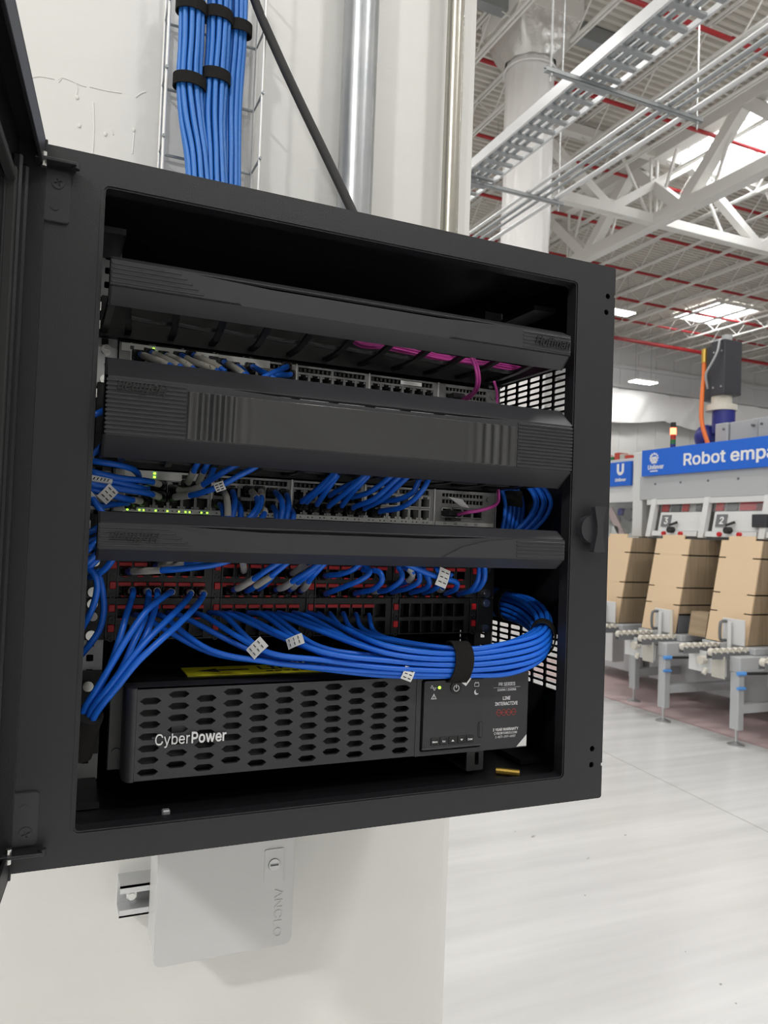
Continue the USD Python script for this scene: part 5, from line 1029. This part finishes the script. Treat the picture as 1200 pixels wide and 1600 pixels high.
mesh('emblem', emblem(FX - .0352, 5.085, 2.300, .068), 'white_print', sg)
# second machine with its square sign, farther left
sm = thing('labelling_machine', 'glazed machine half hidden behind the cabinet edge under a small blue sign', 'machine', (6.2, 5.85, 0))
mesh('frame_post', MB().box((5.62, 5.50, .1), (5.74, 5.60, 2.40), .005), 'machine_light', sm); mesh('frame_post', MB().box((5.62, 6.7, .1), (5.74, 6.8, 2.40), .005), 'machine_light', sm)
mesh('header_panel', MB().box((5.64, 5.5, 1.93), (6.6, 6.8, 2.40), .005), 'machine_light', sm)
mesh('window_glass', MB().box((5.66, 5.60, 1.45), (5.67, 6.7, 1.93)), 'glaze', sm)
mesh('inner_body', MB().box((5.84, 5.60, 1.3), (6.5, 6.7, 1.93)), 'machine_light', sm)
rg = random.Random(3)
for k, (y, z, r, mt) in enumerate(((5.75, 1.80, .07, 'machine_dark'), (5.95, 1.62, .06, 'white_print'), (5.70, 1.55, .05, 'machine_light'), (5.88, 1.83, .04, 'robot_blue'), (6.1, 1.75, .07, 'steel'))):
    mesh('roller_drum', MB().cyl((5.69, y, z), (5.84, y, z), r, 16), mt, sm)
mesh('pink_web', MB().bar((5.70, 6.05, 1.86), (5.70, 5.78, 1.48), .02, .09), 'pinkline', sm)
mesh('base_panel', MB().box((5.72, 5.50, .12), (6.6, 6.8, 1.30), .005), 'machine', sm)
for y in (5.56, 6.74): mesh('base_foot', MB().cyl((5.68, y, 0), (5.68, y, .12), .03, 10), 'steel', sm)
us = thing('sign', 'small square blue sign with a white letter U emblem', 'sign', (5.62, 5.85, 2.25))
mesh('board', MB().box((5.605, 5.63, 2.105), (5.635, 6.35, 2.365), .003), 'sign', us)
uo = sbox(5.735, 2.275, 5.845, 2.345).union(Point(5.79, 2.275).buffer(.055, quad_segs=8)); ui = sbox(5.768, 2.275, 5.812, 2.36).union(Point(5.79, 2.275).buffer(.022, quad_segs=6))
m = MB().yz(uo.difference(ui), 5.6018, 5.6048); m.add(text_front('Unilever', 5.6048, 5.875, 2.155, .034, .003, True, left=True, narrow=.95, shear=.12)); mesh('emblem', m, 'white_print', us)
pk = thing('parts_tray', 'small heap of red and pale packs on top of the left machine', 'packs', (5.75, 5.95, 2.40))
for k in range(6): mesh('pack', MB().box((5.66, 5.72 + k * .085, 2.40), (5.80, 5.79 + k * .085, 2.44 + .02 * (k % 3)), .004), ('red_print', 'sleeve', 'red_print', 'beacon_green', 'pinkline', 'red_print')[k], pk)

# signal tower
bc = thing('signal_tower', 'signal tower with its red light lit above the blue sign', 'signal light', (5.60, 5.04, 2.40))
bx_, by_ = 5.60, 5.035
for z0, z1, mt, nm in ((2.40, 2.485, 'robot_blue', 'blue_segment'), (2.485, 2.53, 'beacon_green', 'green_segment'), (2.53, 2.58, 'beacon_dim', 'amber_segment'), (2.58, 2.645, 'beacon_red', 'red_segment'), (2.645, 2.70, 'rubber', 'cap')):
    mesh(nm, MB().cyl((bx_, by_, z0), (bx_, by_, z1), .026 if nm != 'red_segment' else .028, 16), mt, bc, smooth=40)
mesh('pole', MB().cyl((bx_, by_, 2.16), (bx_, by_, 2.40), .012, 10), 'steel', bc)

# robot column with joints, hoses, and the grey control boxes
rbx = thing('robot', 'dark grey robot column with blue joints and an orange hose above the sign', 'robot', (6.25, 5.0, 2.4))
mesh('column_cover', MB().box((6.10, 4.885, 3.02), (6.34, 5.060, 3.575), .006), 'robot_dark', rbx)
mesh('rear_plate', MB().box((6.18, 5.060, 3.00), (6.34, 5.245, 3.56), .004), 'robot_dark', rbx)
mesh('top_flange', MB().cyl((6.22, 4.97, 3.575), (6.22, 4.97, 3.64), .05, 16).cyl((6.26, 5.13, 3.56), (6.26, 5.13, 3.63), .04, 16), 'machine', rbx)
mesh('lower_flange', MB().cyl((6.22, 5.02, 2.93), (6.22, 5.02, 3.02), .10, 20).cyl((6.22, 5.02, 2.87), (6.22, 5.02, 2.93), .15, 24), 'beige', rbx)
mesh('joint', MB().cyl((6.22, 4.99, 2.64), (6.22, 4.99, 2.87), .11, 24), 'robot_blue', rbx, smooth=40)
jm = trimesh.creation.icosphere(3, .125); jm.vertices = jm.vertices * [1, 1, 1.1] + [6.22, 5.20, 2.62]; mesh('elbow_joint', jm, 'robot_blue', rbx, smooth=True)
mesh('arm', MB().bar((6.22, 5.20, 2.62), (6.26, 5.05, 2.24), .12, .12), 'robot_blue', rbx)
mesh('hose', MB().tube([(6.10, 5.145, 3.46), (6.10, 5.145, 3.25), (6.06, 5.125, 3.0), (6.02, 5.08, 2.75), (6.0, 4.97, 2.5), (6.0, 4.90, 2.3)], .022, 10, 5), 'orange', rbx, smooth=True)
mesh('hose_end', MB().cyl((6.10, 5.145, 3.38), (6.10, 5.145, 3.52), .028, 12), 'brass', rbx)
mesh('cable', MB().tube([(6.08, 4.93, 3.58), (6.06, 4.94, 3.45), (6.05, 5.0, 3.34), (6.05, 5.07, 3.24), (6.10, 5.09, 3.10)], .012, 8, 5), 'rail_zinc', rbx, smooth=True)
for y in (4.92, 5.02):
    for z in (3.10, 3.46): mesh('bolt', MB().cyl((6.095, y, z), (6.105, y, z), .010, 8), 'steel', rbx)
mesh('pedestal', MB().box((6.08, 4.9, 2.17), (6.34, 5.3, 2.25), .01), 'machine', rbx)
cbx = thing('control_box', 'row of light grey sheet metal boxes on top of the machine beside the robot', 'box', (5.9, 4.0, 2.17))
for y0, y1, x0, zt in ((4.54, 4.685, 5.78, 2.66), (4.22, 4.53, 5.80, 2.66), (3.79, 4.20, 5.78, 2.66), (3.13, 3.78, 5.80, 2.66)):
    mesh('box_section', MB().box((x0, y0, 2.17), (6.04, y1, zt), .006), 'machine', cbx)
b = MB()
for y in (4.58, 4.26, 4.16, 3.83):
    for z in (2.60, 2.38): mesh('bolt', MB().cyl((5.77, y, z), (5.80, y, z), .012, 8), 'machine_dark', cbx)

# magazines: leaning stacks of flat cartons on feed tables
YC = [3.60, 4.345, 5.075, 2.86]
NM = ['nearer full stack of flat cartons in the second magazine from the right edge', 'stack of flat cartons in the middle magazine', 'farthest stack of flat cartons half hidden by the cabinet edge', 'stack of flat cartons in the magazine cut off by the right edge']
NM = ['leaning stack of flat cartons left of the right-edge stack', 'middle leaning stack of flat cartons under the left numbered window', 'farthest leaning stack of flat cartons, touching the cabinet edge', 'leaning stack of flat cartons at the right edge of the picture']
for k, yc in enumerate(YC):
    wd = .40; lean = .155; z0, z1 = .725, 1.545; xb = 5.0; dp_ = .80
    t = thing('carton_stack', NM[k], 'cartons', (5.4, yc + wd / 2, z0), 'carton stacks in the magazines')
    xf = lambda z: xb + (z - z0) * lean / .82
    def sheet(y0, y1, za, zb, x0, x1):
        V = [(xf(z) + x, y, z) for z in (za, zb) for x in (x0, x1) for y in (y0, y1)]
        return tri(trimesh.convex.convex_hull(np.array(V)))
    slots = (1.402, 1.115, .965); edges = [z0] + sorted(slots) + [z1]
    body = MB(); zl_ = .885 if k == 1 else z0
    for a, b_ in zip([max(e_, zl_) for e_ in edges], edges[1:]): body.add(sheet(yc, yc + wd, a + (.006 if a > z0 else 0), b_ - (.006 if b_ < z1 else 0), .012, dp_))
    
    mesh('carton_pile', body, 'card_edge', t, label='cut edges of the piled cartons', kind='stuff')
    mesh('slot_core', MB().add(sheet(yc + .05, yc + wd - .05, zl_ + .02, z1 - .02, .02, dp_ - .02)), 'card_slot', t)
    for q in range(4):                                              # the foremost cartons
        x0 = .003 * q; pf = MB()
        for a, b_ in zip(edges, edges[1:]): pf.add(sheet(yc - .002 * (q % 2), yc + wd, a + (.005 if a > z0 else 0), b_ - (.005 if b_ < z1 else 0), x0, x0 + .0026))
        [pf.add(sheet(yc + .07, yc + wd - .07, b_ - .006, b_ + .006, x0, x0 + .0026)) for b_ in edges[1:-1]]; pf.add(sheet(yc + .07, yc + wd - .07, z1, z1 + .035, x0, x0 + .0026)); mesh('carton', pf, 'card', t)
    ft = thing('feed_table', 'roller feed table with one square leg under the stack ' + ('next to the right edge', 'under the left numbered window', 'beside the cabinet edge', 'at the right picture edge')[k], 'conveyor', (4.9, yc, 0), 'feed tables under the carton stacks')
    yl = yc - .10 if k != 2 else yc - .12; xl = 4.80 if k != 2 else 5.12
    mesh('leg', MB().box((xl - .03, yl - .04, .12), (xl + .03, yl + .04, .549), .004), 'machine', ft)
    mesh('foot', MB().cyl((xl, yl, .018), (xl, yl, .13), .010, 8).add(trimesh.creation.cone(.06, .030, sections=20).apply_translation([xl, yl, .006])).cyl((xl, yl, 0), (xl, yl, .010), .062, 20), 'steel', ft)
    mesh('cross_beam', MB().box((xl, yl - .03, .24), (5.655, yl + .03, .31), .004), 'machine', ft)
    mesh('cross_beam', MB().box((xl - .03, yl - .05, .55), (5.655, yl + .05, .663), .004), 'machine', ft)
    mesh('bed', MB().box((4.98, yc - .10, .665), (5.95, yc + .42, .718), .004), 'machine', ft)
    mesh('bed_side', MB().box((5.30, yc - .11, .72), (5.97, yc - .09, .80)), 'machine_dark', ft)
    for yy, x1 in ((yc - .02, 4.99), (yc + .26, 4.99)):
        rlm = MB().box((4.60, yy - .030, .640), (x1 + .3, yy - .022, .690)).box((4.60, yy + .022, .640), (x1 + .3, yy + .030, .690)); mesh('rail', rlm, 'machine_dark', ft)
        for j in range(7): mesh('wheel', MB().cyl((4.625 + j * .062, yy - .021, .690), (4.625 + j * .062, yy + .021, .690), .030, 14).cyl((4.625 + j * .062, yy - .034, .690), (4.625 + j * .062, yy + .034, .690), .010, 8), 'beige', ft, smooth=40)
    mesh('front_plate', MB().box((4.705, yc - .065, .49), (4.712, yc + .06, .66), .002), 'sleeve', ft)
    mesh('knob', MB().cyl((4.69, yc + .16, .60), (4.74, yc + .16, .60), .035, 8).cyl((4.69, yc + .12, .50), (4.72, yc + .12, .54), .018, 8), 'beige', ft)
    mesh('front_apron', MB().box((4.76, yc - .03, .50), (4.765, yc + .34, .665)), 'machine_light', ft)
    mesh('air_fitting', MB().cyl((xl - .05, yl - .045, .545), (xl + .02, yl - .055, .545), .016, 8), 'blue_fit', ft); mesh('air_fitting', MB().cyl((xl - .05, yl - .045, .435), (xl + .02, yl - .055, .435), .012, 8), 'blue_fit', ft)
    mesh('air_hose', MB().tube([(xl + .02, yl - .055, .545), (xl + .3, yl - .07, .54), (xl + .6, yl - .06, .55)], .010, 8, 4), 'rubber', ft)
    gd = thing('carton_guide', 'white plate with grey bow handle at the carton stack ' + ('next to the right edge', 'under the left numbered window', 'beside the cabinet edge', 'at the right picture edge')[k], 'guide plate', (4.95, yc + .1, .72), 'guide plates on the feed tables')
    mesh('plate', MB().box((4.955, yc - .02, .725), (4.965, yc + .19, .925), .002), 'machine_light', gd)
    mesh('handle', MB().tube([(4.955, yc + .155, .90), (4.90, yc + .155, .895), (4.89, yc + .155, .86), (4.89, yc + .155, .79), (4.90, yc + .155, .755), (4.955, yc + .155, .75)], .012, 8, 4), 'machine_dark', gd, smooth=True)
    mesh('stem', MB().cyl((4.93, yc + .10, .70), (4.93, yc + .10, .90), .016, 10), 'machine_light', gd)
mesh('magazine_block', MB().box((5.06, 4.36, .722), (5.70, 4.74, .875), .004), 'machine_dark', label='dark grey block under the middle carton stack', cat='block')
lc = thing('loose_carton', 'short leftover pile of brown cartons leaning between two stacks', 'cartons', (5.15, 4.1, .73))
mesh('carton_pile', MB().add(tri(trimesh.convex.convex_hull(np.array([(x + (z - .73) * .16, y, z) for z in (.73, .93) for x in (5.03, 5.16) for y in (4.035, 4.22)])))), 'card_edge', lc)
mesh('guide_pin', MB().cyl((4.93, 4.31, .70), (4.93, 4.31, .93), .014, 10), 'beige', label='upright cream guide pin between two feed tables', cat='pin')
